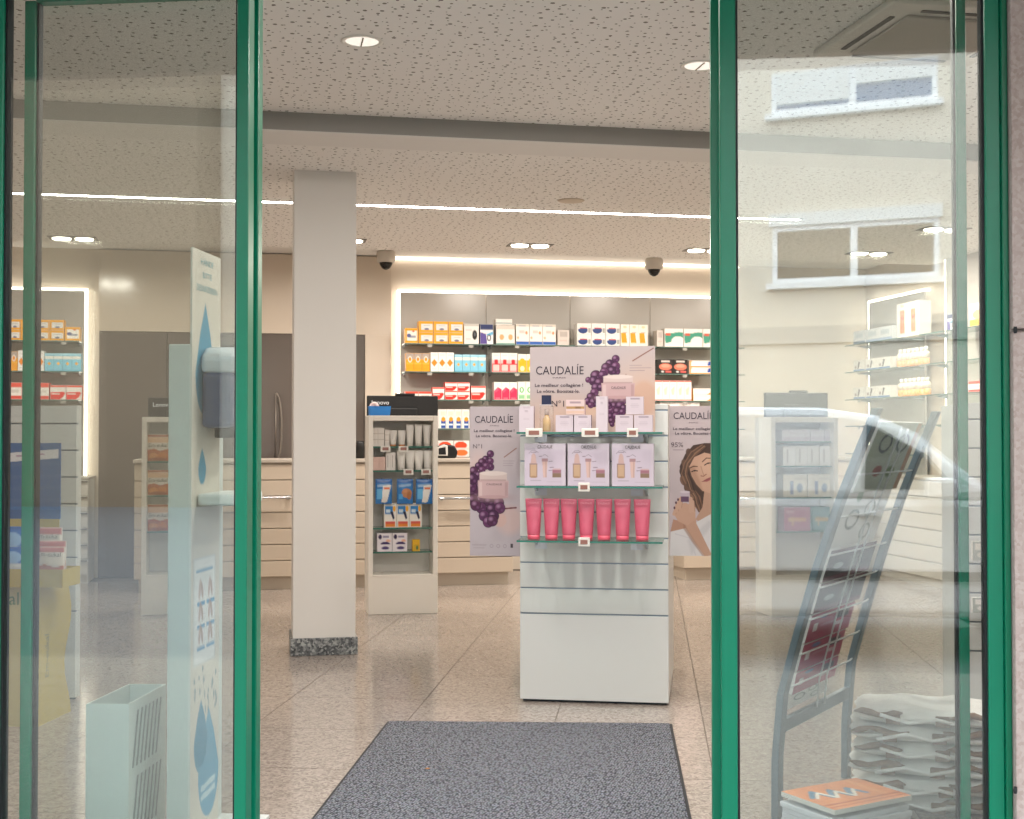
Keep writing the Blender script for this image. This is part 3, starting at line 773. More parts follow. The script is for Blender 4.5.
# ------------------------------------------------------------------ counters with horizontal slats
B_CNT = -1.16
def counter(px0, px1, label, rod):
    x0, x1 = R.px(px0, 520, B_CNT)[0], R.px(px1, 520, B_CNT)[0]
    w = (x1 - x0) / 2
    t = thing('service_counter', label, 'counter', R.W((x0 + x1) / 2, B_CNT), RA, 'service counters')
    MB().box(-w + .03, w - .03, .06, .5, 0, .10).build('plinth', M('c4b8a8', .4), t)
    MB().box(-w + .004, w - .004, .02, .55, .10, .985).build('body', M('bcae9d', .4), t)
    n = 7; sh = (.975 - .10) / n
    for i in range(n):
        MB().box(-w, w, 0, .02, .10 + i * sh + .004, .10 + (i + 1) * sh - .004).build('slat', M('c6b8a7', .35), t, .003)
    MB().box(-w - .01, w + .01, -.012, .57, .985, 1.012).build('worktop', M('b9b0a5', .3), t, .004)
    if rod:
        a, z = R.px(rod[0], 498.5, B_CNT - .04); b_, _ = R.px(rod[1], 498.5, B_CNT - .04)
        a -= (x0 + x1) / 2; b_ -= (x0 + x1) / 2
        MB().tube([(a, -.04, z), (b_, -.04, z)], .011).build('rail', CHROME, t)
        for e in (a + .02, b_ - .02):
            MB().tube([(e, -.045, z), (e, .0, z)], .016).build('rail_mount', CHROME, t)
    return t
counter(134, 300, 'cream slatted service counter at the left, behind the post with water drops', (176, 291))
counter(347, 513, 'cream slatted service counter behind the glass-fronted display tower in the middle', (439, 508))
counter(684, 858, 'cream slatted service counter at the right, below the woman poster', (740, 850))

# monitors seen from the back
BLACKP = M('08090b', .5, name='black_plastic')
def monitor(px0, px1, pyt, label, logo=True, b=-.86):
    x0, zt = R.px(px0, pyt, b); x1, _ = R.px(px1, pyt, b); w = x1 - x0
    t = thing('monitor', label, 'monitor', R.W((x0 + x1) / 2, b, 1.013), RA)
    zt -= 1.013
    MB().box(-w/2, w/2, 0, .035, zt - w * .62, zt).build('back_cover', BLACKP, t, .006)
    MB().box(-.12, .12, -.018, .0, zt - .27, zt - .10).build('hinge_block', BLACKP, t, .01)
    MB().box(-.06, .10, -.006, .03, zt - .0, zt + .02).build('webcam_bar', BLACKP, t, .004)
    MB().box(-.03, .03, .0, .03, .0, zt - .15).build('stand_arm', BLACKP, t)
    MB().box(-.13, .13, -.10, .12, 0, .014).build('stand_foot', BLACKP, t, .005)
    if logo: text('Lenovo', t, -w/2 + .035, -.0015, zt - .072, .048, M('c9ccd0', .4), 'LEFT')
monitor(367, 438, 395.5, 'black monitor back above the middle display tower')
monitor(148, 214, 397.5, 'black monitor back beside the water drop post, behind the left glass')
monitor(765, 828, 392.5, 'black monitor back behind the right glass', False)
# card terminals lying on the middle counter
a, _ = R.px(447, 460, -.98)
ct = thing('card_terminal', 'black and white card terminal on the middle counter', 'card terminal', R.W(a, -1.02, 1.013), RA)
MB().prism([(-.09, 0), (.07, 0), (.085, .05), (.06, .1), (-.02, .115), (-.09, .09)], 0, .1).build('body', M('141416', .3), ct, .012)
MB().prism([(-.085, .02), (.0, .02), (.0, .1), (-.03, .112), (-.085, .088)], -.01, -.001).build('front_shell', M('c9c7c3', .35), ct, .004)
MB().prism([(-.075, .03), (-.015, .03), (-.02, .09), (-.075, .08)], -.014, -.01).build('screen', M('1a1b1f', .15), ct, .002)
tag(MB().lathe([(.035, 0), (.035, .12), (.025, .14)], 16).build('cup', BLACKP, None, loc=R.W(R.px(360, 455, -.95)[0], -.95, 1.013)), 'dark round cup at the left end of the middle counter', 'cup')

# ------------------------------------------------------------------ tubes, packets
def tube_mesh(h, wt, wb, body, cap, seg=20):
    m = MB(); vs = []; fs = []
    def ringv(hw, hd, z): return [(hw * math.cos(2*math.pi*k/seg), hd * math.sin(2*math.pi*k/seg), z) for k in range(seg)]
    ch = h * .11
    m.lathe([(wb*.46, 0), (wb*.5, .002), (wb*.5, ch)], seg, 1)
    rows = [(wb*.49, wb*.49, ch), (wb*.52, wb*.5, ch + .004)]
    for i in range(1, 8):
        t = i / 7; rows.append((wb*.52 + (wt/2 - wb*.52) * t, wb*.5 * (1 - t) ** .8 + .0022, ch + .004 + (h*.93 - ch) * t))
    rows.append((wt/2, .0022, h))
    vs = [p for a, b, z in rows for p in ringv(a, b, z)]
    for i in range(len(rows) - 1):
        for k in range(seg): fs.append((i*seg+k, i*seg+(k+1)%seg, (i+1)*seg+(k+1)%seg, (i+1)*seg+k))
    e = (len(rows)-1)*seg; fs.append(tuple(range(e, e+seg))); fs.append(tuple(range(seg))[::-1])
    m.add(vs, fs, 0, True)
    return m.mesh('tube', [body, cap])
def tubes(F, pxs, pyt, pyb, y, z, body, cap, label, group, yoff=.03, name='tube'):
    me = None
    for p0, p1 in pxs:
        x0, zt = F.px(p0, pyt, y); x1, _ = F.px(p1, pyt, y); zb = F.px(p0, pyb, y)[1]
        if me is None: me = tube_mesh(zt - zb, x1 - x0, (x1 - x0) * .74, body, cap)
        o = link(name, me, None, loc=F.W((x0 + x1) / 2, y + yoff, z + .001), rot=(0, 0, F.a + random.uniform(-.06, .06)))
        tag(o, place(pxs.index((p0, p1)), len(pxs)) + label, 'tube', group)
def bulge(w, h, amt):
    def f(x, y, z):
        k = max(0, 1 - (2 * x / w) ** 2) * max(0, 1 - (2 * z / h - 1) ** 2)
        return (x, y + (-amt if y < .004 else amt) * k ** .6, z)
    return f
def packet(F, artw, px0, px1, pyt, pyb, y, label, group=None, name='packet', cat='packet', z=None, amt=.018, lean=0.0, side='c9c2b8', txt=None):
    x0, zt = F.px(px0, pyt, y); x1, _ = F.px(px1, pyt, y); zb = F.px(px0, pyb, y)[1]
    w, h = x1 - x0, zt - zb
    me = board_mesh(name, artw, w, h, .006, side, PRINT_GLOSS, bulge(w, h, amt))
    o = link(name, me, None, loc=F.W((x0 + x1) / 2, y, zb if z is None else z), rot=(lean, 0, F.a))
    tag(o, label, cat, group)
    if txt: text(txt[0], o, 0, -amt - .004, h * txt[1], w * .26, M(txt[2], .5), width=w * .86)
    return o

# ------------------------------------------------------------------ glass fronted display towers before the counters
def tower(px0, px1, pyt, pyb, label, shelf_py):
    p = R.L(*ground((px0 + px1) / 2, pyb)); b = p[1]
    x0, zt = R.px(px0, pyt, b); x1, _ = R.px(px1, pyt, b); w = (x1 - x0) / 2; xm = (x0 + x1) / 2
    zi = R.px(px0, 577, b)[1]
    t = thing('display_tower', label, 'display tower', R.W(xm, b), RA, 'display towers before the counters')
    CREAM = M('f0ebe2', .35, name='tower_laminate')
    MB().box(-w, w, .0, .28, 0, zi).build('base', CREAM, t, .003)
    f = .032
    MB().box(-w, w, .22, .28, zi, zt).build('back_panel', M('d4d0ca', .35), t)
    for s in (-1, 1):
        MB().box(min(s*w, s*(w-f)), max(s*w, s*(w-f)), 0, .22, zi, zt).build('side_panel', CREAM, t, .003)
    MB().box(-w + f, w - f, 0, .22, zt - .035, zt).build('top_panel', CREAM, t, .003)
    MB().box(-w + f, w - f, 0, .22, zi, zi + .012).build('bottom_panel', CREAM, t, .003)
    zs = []
    for py in shelf_py:
        z = R.px(px0 + 20, py, b + .03)[1]; zs.append(z)
        MB().box(-w + f + .002, w - f - .002, .03, .218, z - .008, z, 0, 1).build('glass_shelf', [SHELF_GLASS, EDGE_GLASS], t)
    return t, b, zs, xm
WT = M('e9e6e1', .35); WCAP = M('dcd8d2', .4); ORC = M('d99668', .35)
t, b, zs, xm = tower(368.5, 438, 415.5, 614, 'cream glass-fronted display tower with skin care below the monitor', (446.5, 470.5, 528, 552))
y = b + .06
KINDS.update({
 'plainwhite': ('e9e4de','d9d2ca',[('rect',0,.3,1,.34,'cfc8c0'),('rect',0,.62,1,.66,'cfc8c0')]),
 'palepink': ('dfc0b6','cfb0a6',[smudge(.2,.8,.3,'c79f94')]),
 'white_text': ('e6e2de','d5cfc8',[smudge(.3,.45,.5,'9a9390',.7)]),
 'blue_brush': ('eeebe4','dcd6cc',[('rect',.08,.1,.7,.45,'2f84c8'),('rect',.15,.25,.5,.38,'cfe3f0'),('poly',[(.5,.36),(.72,.34),(.85,.62),(.72,.68)],'1d2447'),('ell',.82,.22,.12,.12,'f0b030'),('rect',.1,.8,.88,.97,'e88a2e'),('rect',.1,.76,.88,.86,'d8574a'),smudge(.1,.85,.05,'8a8f9a')]),
 'purple_mask': ('e9e3ea','d6cfd8',[('ell',.2,.2,.12,.13,'2b1a4a'),('rect',.38,.14,.8,.24,'8d86a8'),('ell',.55,.6,.32,.13,'3b2866'),('rect',.2,.62,.9,.7,'e9e3ea'),('ell',.55,.82,.26,.08,'4b3a78'),('ell',.75,.42,.16,.07,'edb9a0')]),
 'small_yellow': ('e8b62c','d8a21c',[('rect',.1,.45,.9,.98,'cda22a'),('ell',.62,.72,.16,.18,'4f7a4a')]),
})
c(R,'plainwhite',371.5,384.5,2,427,446,y,zs[0],'white carton at the left of the tower top shelf','white cartons in the tower')
c(R,'plainwhite',385,389.5,1,429,446,y,zs[0],'narrow white carton on the tower top shelf beside the copper-capped tubes','tower cartons')
tubes(R,[(389.5,397.5),(398,406.5)],430,446,y,zs[0],WT,ORC,'white tube with copper cap on the tower top shelf','copper capped tubes')
tubes(R,[(406.5,414.5),(415,423),(423.5,431.5)],424,446,y,zs[0],WT,WCAP,'tall plain white tube on the tower top shelf','plain white tubes')
c(R,'palepink',372.5,385.5,2,456.5,470,y,zs[1],'pale pink carton on the second tower shelf','pink cartons in the tower')
c(R,'white_text',386,395.5,2,452,470,y,zs[1],'slim white carton on the second tower shelf','slim white cartons')
WD = M('e4e0db', .35)
tubes(R,[(397,406.5),(407,414.5),(415,423.5),(424,432.5)],450,470,y,zs[1],WD,WCAP,'white tube with small red mark on the second tower shelf','red mark tubes')
for i,(p0,p1) in enumerate(((397,406.5),(407,414.5),(415,423.5),(424,432.5))):
    x,z = R.px((p0+p1)/2+1.5,457,y-.004)
def pouch_art(photo):
    a = Art(0,0,1,1.5,26,'2a76bc'); a.rect(0,0,1,.25,'1e5ea6').poly([(.1,.35),(.9,.28),(.85,.42),(.12,.5)],'8fb2d4')
    if photo: a.ell(.6,.85,.32,.28,'b98058').ell(.5,.7,.15,.12,'c98e62').ell(.75,1.0,.14,.24,'a86d44').rect(.1,.9,.35,1.2,'4aa0dc')
    else: a.poly([(.45,.4),(.95,.36),(.7,1.35),(.35,1.4)],'e9e9e6').rect(.5,.5,.85,.62,'e2784a').rect(.08,.6,.4,1.2,'63b3e4').ell(.55,1.25,.16,.18,'e6e2dc')
    return a
for i, (p0, p1, ph, lb_) in enumerate(((375.5,392,False,'left blue pouch with white tube picture hanging in the tower'),(397,413,True,'blue pouch with brown feet picture hanging in the tower'),(416,432.5,False,'right blue pouch with white tube picture hanging in the tower'))):
    packet(R, pouch_art(ph), p0, p1, 479, 504, b + .04, lb_, 'blue pouches in the tower', name='pouch', cat='pouch', amt=.012, side='2a76bc')
    x, z = R.px((p0+p1)/2, 480, b + .04)
    MB().tube([(x - xm, .045, z), (x - xm, .22, z + .004)], .004).build('hook', CHROME, t)
c(R,'blue_brush',384,422,3,503,527.5,y,zs[2],'white and blue carton with brush picture on the third tower shelf','brush cartons')
c(R,'purple_mask',377,407.5,2,533,551.5,y,zs[3],'white carton with purple mask picture on the bottom tower shelf','purple mask cartons')
c(R,'small_yellow',412.5,420,1,540,551.5,y,zs[3],'little yellow carton on the bottom tower shelf','tower cartons',depth=.05)
for p0, py, s in ((381,448.5,0),(399,448.5,0),(404,471.5,1),(421.5,471.5,1)):
    x, z = R.px(p0 + 4.5, py, b + .022)
    tg = MB().box(x - xm - .033, x - xm + .033, .02, .028, z - .022, z + .016).build('price_tag', M('e2e0da', .4), t)
    MB().box(x - xm - .02, x - xm + .02, .018, .02, z - .012, z + .008).build('price_print', M('9a7068', .5), tg)
# blue tray with a packet on top of the tower
x0, zt_ = R.px(369, 408, b + .1); x1, _ = R.px(391, 408, b + .1); ztop_t = R.px(402, 415.5, b)[1]
tr = thing('blue_tray', 'small bright blue tray on top of the middle display tower', 'tray', R.W((x0 + x1) / 2, b + .1, ztop_t), RA)
w = (x1 - x0) / 2
MB().prism([(-w*.9, 0), (w*.9, 0), (w, .065), (-w, .065)], 0, .008).build('front_wall', M('1f7fd0', .4), tr)
MB().prism([(-w*.9, 0), (w*.9, 0), (w, .065), (-w, .065)], .10, .108).build('back_wall', M('1f7fd0', .4), tr)
MB().box(-w*.9, w*.9, .008, .10, 0, .006).build('tray_base', M('1a6cb4', .4), tr)
for s in (-1, 1): MB().prism([(s*w*.9, 0), (s*w*.9 - s*.006, 0), (s*w - s*.006, .065), (s*w, .065)], .008, .10).build('end_wall', M('1f7fd0', .4), tr)
tag(MB().lathe([(.012, 0), (.03, .02), (.036, .05), (.024, .075), (.006, .088)], 10, sx=1.1).build('candy_bag', M('e2c4c4', .4, noise=.4, scale=30), None, loc=R.W((x0 + x1)/2 - .035, b + .15, ztop_t + .007)), 'pink and white sweet wrapper standing in the blue tray', 'wrapper')

def eukal_art(top='e3cdb4'):
    a = Art(0,0,1,.95,30,'e8dfd2'); a.rect(0,0,1,.1,'9a5428').rect(0,.1,1,.3,'d9a878',.8)
    a.poly([(0,.55),(.3,.5),(.6,.58),(1,.5),(1,.95),(0,.95)],'b5622a').ell(.3,.78,.22,.12,'dc9048').ell(.7,.75,.22,.13,'cf7c34').ell(.5,.88,.4,.07,'a45a2c')
    return a
tB, bB, zB, xB = tower(142, 206, 417, 614.5, 'cream display tower with three orange sweet packets behind the left glass', (461.5, 495.5, 531.5))
for i, (p0, p1) in enumerate(((434,461),(469.5,495),(504,531))):
    packet(R, eukal_art(), 147.5, 169, p0, p1, bB + .045, ('top','middle','bottom')[i] + ' orange sweet packet in the display tower behind the left glass', 'orange sweet packets in the tower', z=zB[i] + .001, amt=.012, txt=('Em-eukal', .53, '12352a'))
tC, bC, zC, xC = tower(771, 838, 417, 616, 'cream display tower with pale cartons behind the right glass', (441.5, 466, 497.5, 531.5))
KINDS.update({
 'lilac_s': ('d9d0d8','c9c0c8',[('rect',0,.6,1,1,'c9b9c6'),smudge(.2,.8,.3,'a99aa6')]),
 'creamblue': ('e6e0d4','d6d0c4',[('rect',.3,.3,.42,.9,'3c5a8c'),('ell',.7,.6,.12,.2,'5a789c'),smudge(.5,.9,.2,'8a8a8a')]),
 'magenta': ('a8446c','8a3458',[('rect',.15,.45,.85,.6,'d9a078'),('rect',.1,.15,.4,.25,'c98aa0'),('rect',.3,.4,.36,.8,'d9a078')]),
 'tealbox': ('3f7c80','34686c',[('rect',.15,.45,.85,.6,'cdb07a'),('rect',.3,.4,.36,.8,'cdb07a')]),
})
yc = bC + .06
c(R,'lilac_s',782,832,7,429,441,yc,zC[0],'small lilac carton on the top shelf of the right display tower','lilac cartons, right tower')
c(R,'white_text',783,832,4,446,466,yc,zC[1],'pale carton on the second shelf of the right display tower','pale cartons, right tower')
c(R,'creamblue',783,832,2,474,497,yc,zC[2],'cream carton with blue bottle picture in the right display tower','cream cartons, right tower')
c(R,'magenta',784,811,1,507,531,yc,zC[3],'magenta carton with gold letters in the right display tower','bottom cartons, right tower')
c(R,'tealbox',812,832,1,507,531,yc,zC[3],'teal carton with gold letters in the right display tower','bottom cartons, right tower')

# ------------------------------------------------------------------ slat-wall display stands
SLATW = M('d4d6d4', .3, name='slat_laminate')
GROOVE = M('8f9aa6', .3, .7, name='groove_aluminium')
def slat_stand(F, w, zt, zplain, pitch, depth, label, sides=True):
    t = thing('slat_display_stand', label, 'display stand', F.W(w / 2, 0), F.a)
    h = w / 2
    MB().box(-h, h, .016, depth, .012, zt - .003).build('core', SLATW, t, .002)
    MB().box(-h + .01, h - .01, .03, depth - .02, 0, .013).build('foot', M('2b3a48', .5), t)
    MB().box(-h, h, 0, .016, .012, zplain - .004).build('plinth_panel', SLATW, t, .002)
    z = zplain
    while z < zt - .01:
        z2 = min(z + pitch, zt)
        MB().box(-h, h, 0, .016, z + .0035, z2 - .0035).build('slat', SLATW, t, .002)
        MB().box(-h + .001, h - .001, .006, .0159, z - .0035, z + .0035).build('groove_strip', GROOVE, t)
        z = z2
    return t
G = Frame(*ground(520, 701.5), -8.5)
GW = G.px(668.5, 600, 0)[0]
zpl = G.px(595, 614.5, 0)[1]; zgt = G.px(595, 403.5, 0)[1]
gon = slat_stand(G, GW, zgt, zpl, (zgt - zpl) / 8.27, .95, 'white slat display stand with three glass shelves of skin care')
SD = -.23
gz = []
for k, py in enumerate((432.8, 487.2, 542)):
    xA, z = G.px(516.5, py - .5, SD); xB_, _ = G.px(662.5, py, SD); z = G.px(590, py - .8, SD)[1]; gz.append(z)
    sh = MB().box(xA - GW/2, xB_ - GW/2, SD, -.002, z - .008, z, 0, 1).build('glass_shelf', [SHELF_GLASS, EDGE_GLASS], gon)
    for fx in (-.24, .24):
        MB().prism([(-.001, z - .05), (-.001, z - .009), (-.17, z - .009), (-.17, z - .016)], fx - .005, fx + .005, axis='x').build('bracket', ALU, gon)
    for px_ in (((534,17),(590,17),(632.5,11)) if k == 0 else ((584,11.5),)):
        cx, _ = G.px(px_[0], py, SD - .01); wpx = px_[1] * .0043 / 2
        tg = MB().box(cx - GW/2 - wpx, cx - GW/2 + wpx, SD - .012, SD - .002, z - .022, z + .016).build('price_tag', M('e6e4de', .4), sh, .002)
        MB().box(cx - GW/2 - wpx * .62, cx - GW/2 + wpx * .62, SD - .0135, SD - .012, z - .012, z + .006).build('price_print', M('96685e', .5), sh)
    for px_ in (541, 637):
        cx, _ = G.px(px_, py + 8, -.12)
        MB().box(cx - GW/2 - .027, cx - GW/2 + .027, -.122, -.12, z - .045, z - .009).build('price_tag', M('d6dce4', .5), sh)

# printed boards
INK = M('3c3540', .6, name='dark_ink'); INK2 = M('5d5258', .6, name='grey_ink')
def grapes(a, pts):
    for i, (x, y_, r) in enumerate(pts):
        r *= 1.22
        a.ell(x, y_, r, r, '2e1430')
        a.ell(x, y_, r * .9, r * .9, ('5a2a56', '4a2048', '6a3560', '55264a')[i % 4])
        a.ell(x + r * .15, y_ + r * .2, r * .55, r * .5, '43193f', .6, soft=r * .6)
        a.ell(x - r * .3, y_ - r * .3, r * .32, r * .28, 'b48bb0', .75, soft=r * .4)
        a.ell(x + r * .35, y_ + r * .35, r * .2, r * .2, '8a5c8c', .5, soft=r * .3)
def jar(a, x0, x1, y0, y1):
    w_, h_ = x1 - x0, y1 - y0; cx = (x0 + x1) / 2
    a.ell(cx, y1 + h_ * .02, w_ * .52, h_ * .14, 'b89a9a', .6, soft=h_ * .2)
    a.poly([(x0, y0 + h_*.35), (x1, y0 + h_*.35), (x1 - w_*.02, y1), (x0 + w_*.02, y1)], 'd2b2b4')
    a.ell(cx, y1, w_*.48, h_*.07, 'c9a6a8'); a.rect(x0 + w_*.06, y0 + h_*.06, x1 - w_*.06, y0 + h_*.36, 'dcc8c4')
    a.ell(cx, y0 + h_*.07, w_*.44, h_*.09, 'e8d9d4'); a.rect(x0 + w_*.08, y0 + h_*.3, x1 - w_*.08, y0 + h_*.37, 'b99c9c', .7)
    a.rect(x0 + w_*.04, y0 + h_*.42, x0 + w_*.14, y1 - h_*.05, 'e6d0cf', .6); a.rect(x1 - w_*.12, y0 + h_*.42, x1 - w_*.03, y1 - h_*.05, 'b08f92', .5)
def put_board(F, name, a, px0, px1, pyt, pyb, y, label, cat='poster', group=None, d=.006, side='d6cccc'):
    a.c = a.c * .80
    x0, zt = F.px(px0, pyt, y); x1, _ = F.px(px1, pyt, y); zb = F.px((px0 + px1) / 2, pyb, y)[1]; zt = F.px((px0 + px1) / 2, pyt, y)[1]
    w, h = x1 - x0, zt - zb
    o = link(name, board_mesh(name, a, w, h, d, side), None, loc=F.W((x0 + x1) / 2, y, zb), rot=(0, 0, F.a))
    tag(o, label, cat, group)
    def T(txt, pxa, pxb, pyb_, size_px, ink=INK, thin=0.0):
        xa = -w/2 + (pxa - px0) / (px1 - px0) * w; xb2 = -w/2 + (pxb - px0) / (px1 - px0) * w
        zz = h * (pyb - pyb_) / (pyb - pyt)
        text(txt, o, (xa + xb2) / 2, -.0012, zz, size_px / (pyb - pyt) * h * 1.38, ink, width=xb2 - xa, thin=thin)
    return o, T
z7 = lambda x, y_: (515 + x / 6.827, 340 + y_ / 6.827)
a = Art(530, 346.5, 655, 432, 2.2, 'c6b9ba')
a.ell(640, 410, 40, 45, 'dcbfae', .8, soft=30); a.ell(560, 425, 40, 25, 'ddbfae', .9, soft=30); a.ell(560, 355, 60, 30, 'c4b9bb', .6, soft=30)
a.ell(*z7(880, 400), 13, 17, 'd6ae98', .7, soft=4); a.ell(*z7(520, 470), 7, 8, 'e2c3ac', .8, soft=3)
a.line([z7(805, 145), z7(870, 105), z7(945, 60)], .55, '8e5f52'); a.line([z7(700, 460), z7(760, 235)], .25, '7a5a52')
for i, (x0_, x1_) in enumerate(((785, 865), (785, 930), (785, 885))): a.line([z7(x0_, 175 + i * 18), z7(x1_, 175 + i * 18)], .35, '9d9096', .8)
gp = [(690,130,22),(650,165,26),(690,180,25),(625,190,28),(695,215,22),(665,210,25),(612,220,25),(555,245,32),(600,240,25),(540,280,28),(503,272,17),(578,292,28),(555,325,26),(590,325,22),(545,358,24),(520,388,24),(500,418,22),(540,425,28),(520,445,18),(562,402,22)]
grapes(a, [(*z7(x, y_), r / 6.827) for x, y_, r in gp])
gp2 = [(665,420,25),(700,415,25),(740,415,22),(680,450,25),(720,450,26),(745,465,20),(660,480,24),(700,488,24),(735,492,20),(655,522,22),(690,518,20),(662,552,20),(665,577,14),(645,450,18)]
grapes(a, [(*z7(x, y_), r / 6.827) for x, y_, r in gp2])
q0, q1 = z7(592, 242), z7(820, 392); jar(a, q0[0], q1[0], q0[1], q1[1])
hb, T = put_board(G, 'header_board', a, 530, 655, 346.5, 432, -.03, 'wide skin care header board with grapes and cream jar on the display stand', 'sign')
T('CAUDALÍE', 536, 584, 374.2, 8.6); T('PARIS', 553, 566, 378.2, 1.4, INK2); T('Le meilleur collagène !', 535, 583.5, 386.6, 3.3, INK, thin=.00022)
T('Le vôtre. Boostez-le.', 537, 580, 392.6, 3.3, INK, thin=.00022); T('N°1', 552.5, 565, 406.5, 6.2, INK); T('CAUDALIE', 611.5, 626, 389, 2.6, INK2)
# left wing poster
p7 = lambda x, y_: (250 + x / 3.793, 400 + y_ / 3.793)
a = Art(470, 406.5, 523, 556, 2.2, 'c2b8bf')
a.ell(497, 440, 30, 40, 'c6b9bc', .7, soft=25); a.ell(512, 520, 14, 14, 'd8bcb8', .8, soft=8); a.ell(478, 470, 10, 18, 'd9c0bc', .8, soft=8)
z6 = lambda x, y_: (460 + x / 7.877, 395 + y_ / 7.877)
a.line([z6(365, 490), z6(465, 420)], .5, '9a7064'); a.line([p7(975, 412), p7(1020, 408)], .8, '7a4a50'); a.ell(*p7(955, 455), 7, 7, 'ddb9b0', .8)
g6 = [(250,465,25),(210,508,25),(252,522,22),(180,532,28),(252,568,25),(150,560,25),(215,560,24),(110,602,32),(150,632,25),(92,652,30),(132,684,28),(95,722,28),(132,752,25),(160,720,22),(180,590,24)]
pts = [(*z6(x, y_), r / 7.877) for x, y_, r in g6]
for x, y_ in ((848,352),(872,382),(912,385),(950,390),(845,380),(880,410),(922,415),(955,410),(858,400),(892,440),(930,440),(908,463),(925,458),(840,330),(845,300)):
    pts.append((*p7(x, y_), 18 / 3.793))
grapes(a, pts)
q0, q1 = p7(866, 272), p7(990, 368); jar(a, q0[0], q1[0], q0[1], q1[1])
for i in range(3): a.line([(505.5, 461 + i * 2.3), (517 - i, 461 + i * 2.3)], .3, 'a0949c', .8)
a.line([(473, 545), (487, 545)], .7, 'b4aab0'); a.line([(474, 548), (485, 548)], .5, 'b4aab0')
for x in (493, 500, 507): a.ring(x, 546, 1.6, .3, 'a79ca4')
a.rect(513, 543.5, 515.5, 547.5, '4a4048')
lp, T = put_board(G, 'wing_poster', a, 470, 520, 406.5, 556, .02, 'tall skin care poster with grapes and cream jar left of the display stand', 'poster')
T('CAUDALÍE', 475, 513, 422.8, 7.2); T('PARIS', 490, 499, 426.3, 1.2, INK2); T('Le meilleur collagène !', 474, 514.5, 432, 2.7, INK, thin=.00022); T('Le vôtre. Boostez-le.', 476, 512, 437.2, 2.7, INK, thin=.00022)
T('N°1', 473.5, 482.5, 448.5, 4.4, INK2); T('CAUDALIE', 486.5, 502, 485.3, 2.0, INK2)
# right wing poster with the woman
zz = lambda x, y_: (655 + x / 4.818, 395 + y_ / 4.818)
def Z(*p): return [zz(x, y_) for x, y_ in p]
a = Art(667.5, 406, 724, 556, 2.6, 'c4b6ba')
a.ell(690, 440, 40, 50, 'c8babd', .6, soft=25)
a.line(Z((80, 265), (132, 265)), .25, '8a7c84')
a.poly(Z((235,232),(180,242),(140,285),(112,345),(118,405),(140,450),(165,475),(185,520),(205,565),(222,565),(240,530),(232,490),(300,500),(360,470),(365,300),(330,245),(285,232)), '4c3830')
a.poly(Z((200,250),(160,290),(130,350),(135,420),(150,430),(150,350),(180,300),(220,270)), '7a5a48', .8); a.poly(Z((175,470),(200,500),(215,550),(225,545),(215,490),(190,460)), '8a6650', .8)
for hx_, hy_, hr_, tn_ in ((150,282,22,'5a4236'),(124,330,18,'6b5042'),(112,372,16,'4c3830'),(118,412,20,'7a5a48'),(138,450,20,'5a4236'),(168,482,22,'86644e'),(182,520,20,'5a4236'),(206,548,20,'7a5a48'),(216,572,12,'4c3830'),(228,520,18,'4c3830')):
    a.ell(*zz(hx_ + 13, hy_ + 2), hr_ / 4.8 * .8, hr_ / 4.8 * 1.25, tn_, .95, rot=-25)
for k_, (hx0, tone) in enumerate(((0,'8c6a54'),(10,'5e463a'),(20,'9a765c'),(30,'6b5042'),(40,'3e2c26'))):
    a.line(Z((225+hx0*.5,240+hx0*.3),(170+hx0,275+hx0*.3),(135+hx0*.8,330),(122+hx0*.9,380),(138+hx0*.9,420),(150+hx0*.8,455),(178+hx0*.6,490),(182+hx0*.8,525),(205+hx0*.4,560)), .55, tone, .8)
a.poly(Z((120,400),(150,440),(180,470),(170,480),(140,455)), '6a4e40')
a.poly(Z((235,455),(330,440),(345,560),(230,620),(190,600),(225,540)), 'c09a84')
a.poly(Z((160,345),(185,300),(235,278),(290,290),(320,340),(320,420),(290,460),(262,474),(225,462),(195,430),(172,390)), 'cda48c')
a.poly(Z((160,345),(172,390),(195,430),(225,462),(215,420),(195,380),(185,340)), 'b48a72', .7, soft=2.5)
a.ell(*zz(245, 350), 8, 9, 'd8b29a', .6, soft=6)
a.line(Z((164,352),(180,344),(200,345)), .5, '5a3e34'); a.line(Z((225,322),(245,304),(270,305)), .5, '5a3e34')
a.line(Z((172,370),(186,364),(200,366)), .55, '3a2a28'); a.line(Z((236,338),(252,328),(270,328)), .55, '3a2a28'); a.ell(*zz(187, 366), .8, .6, '2b2222'); a.ell(*zz(254, 330), .8, .6, '2b2222')
a.line(Z((218,345),(226,372),(232,386)), .35, 'b08670'); a.line(Z((218,390),(230,392),(244,382)), .5, '9a6a58')
a.poly(Z((222,418),(244,404),(258,398),(278,392),(268,408),(248,418)), 'a05a5c'); a.line(Z((222,418),(248,408),(278,392)), .22, '7a3f44')
a.poly(Z((68,655),(130,645),(200,610),(290,560),(345,540),(350,780),(62,780)), 'dcd9da'); a.poly(Z((150,700),(250,610),(300,590),(230,680),(170,770)), 'c8c6c9', .7, soft=3); a.line(Z((90,670),(160,690),(190,770)), .6, 'cfccd0')
a.poly(Z((66,660),(80,600),(120,610),(150,640),(110,650)), 'b88e78')
a.poly(Z((130,560),(185,560),(195,620),(230,690),(272,772),(235,776),(180,700),(140,640)), 'c39c86'); a.poly(Z((130,600),(150,650),(190,710),(235,776),(225,776),(170,705),(130,645)), 'a27a64', .7, soft=1.5)
a.poly(Z((80,570),(95,530),(140,520),(190,540),(190,600),(150,630),(105,610)), 'c9a28c')
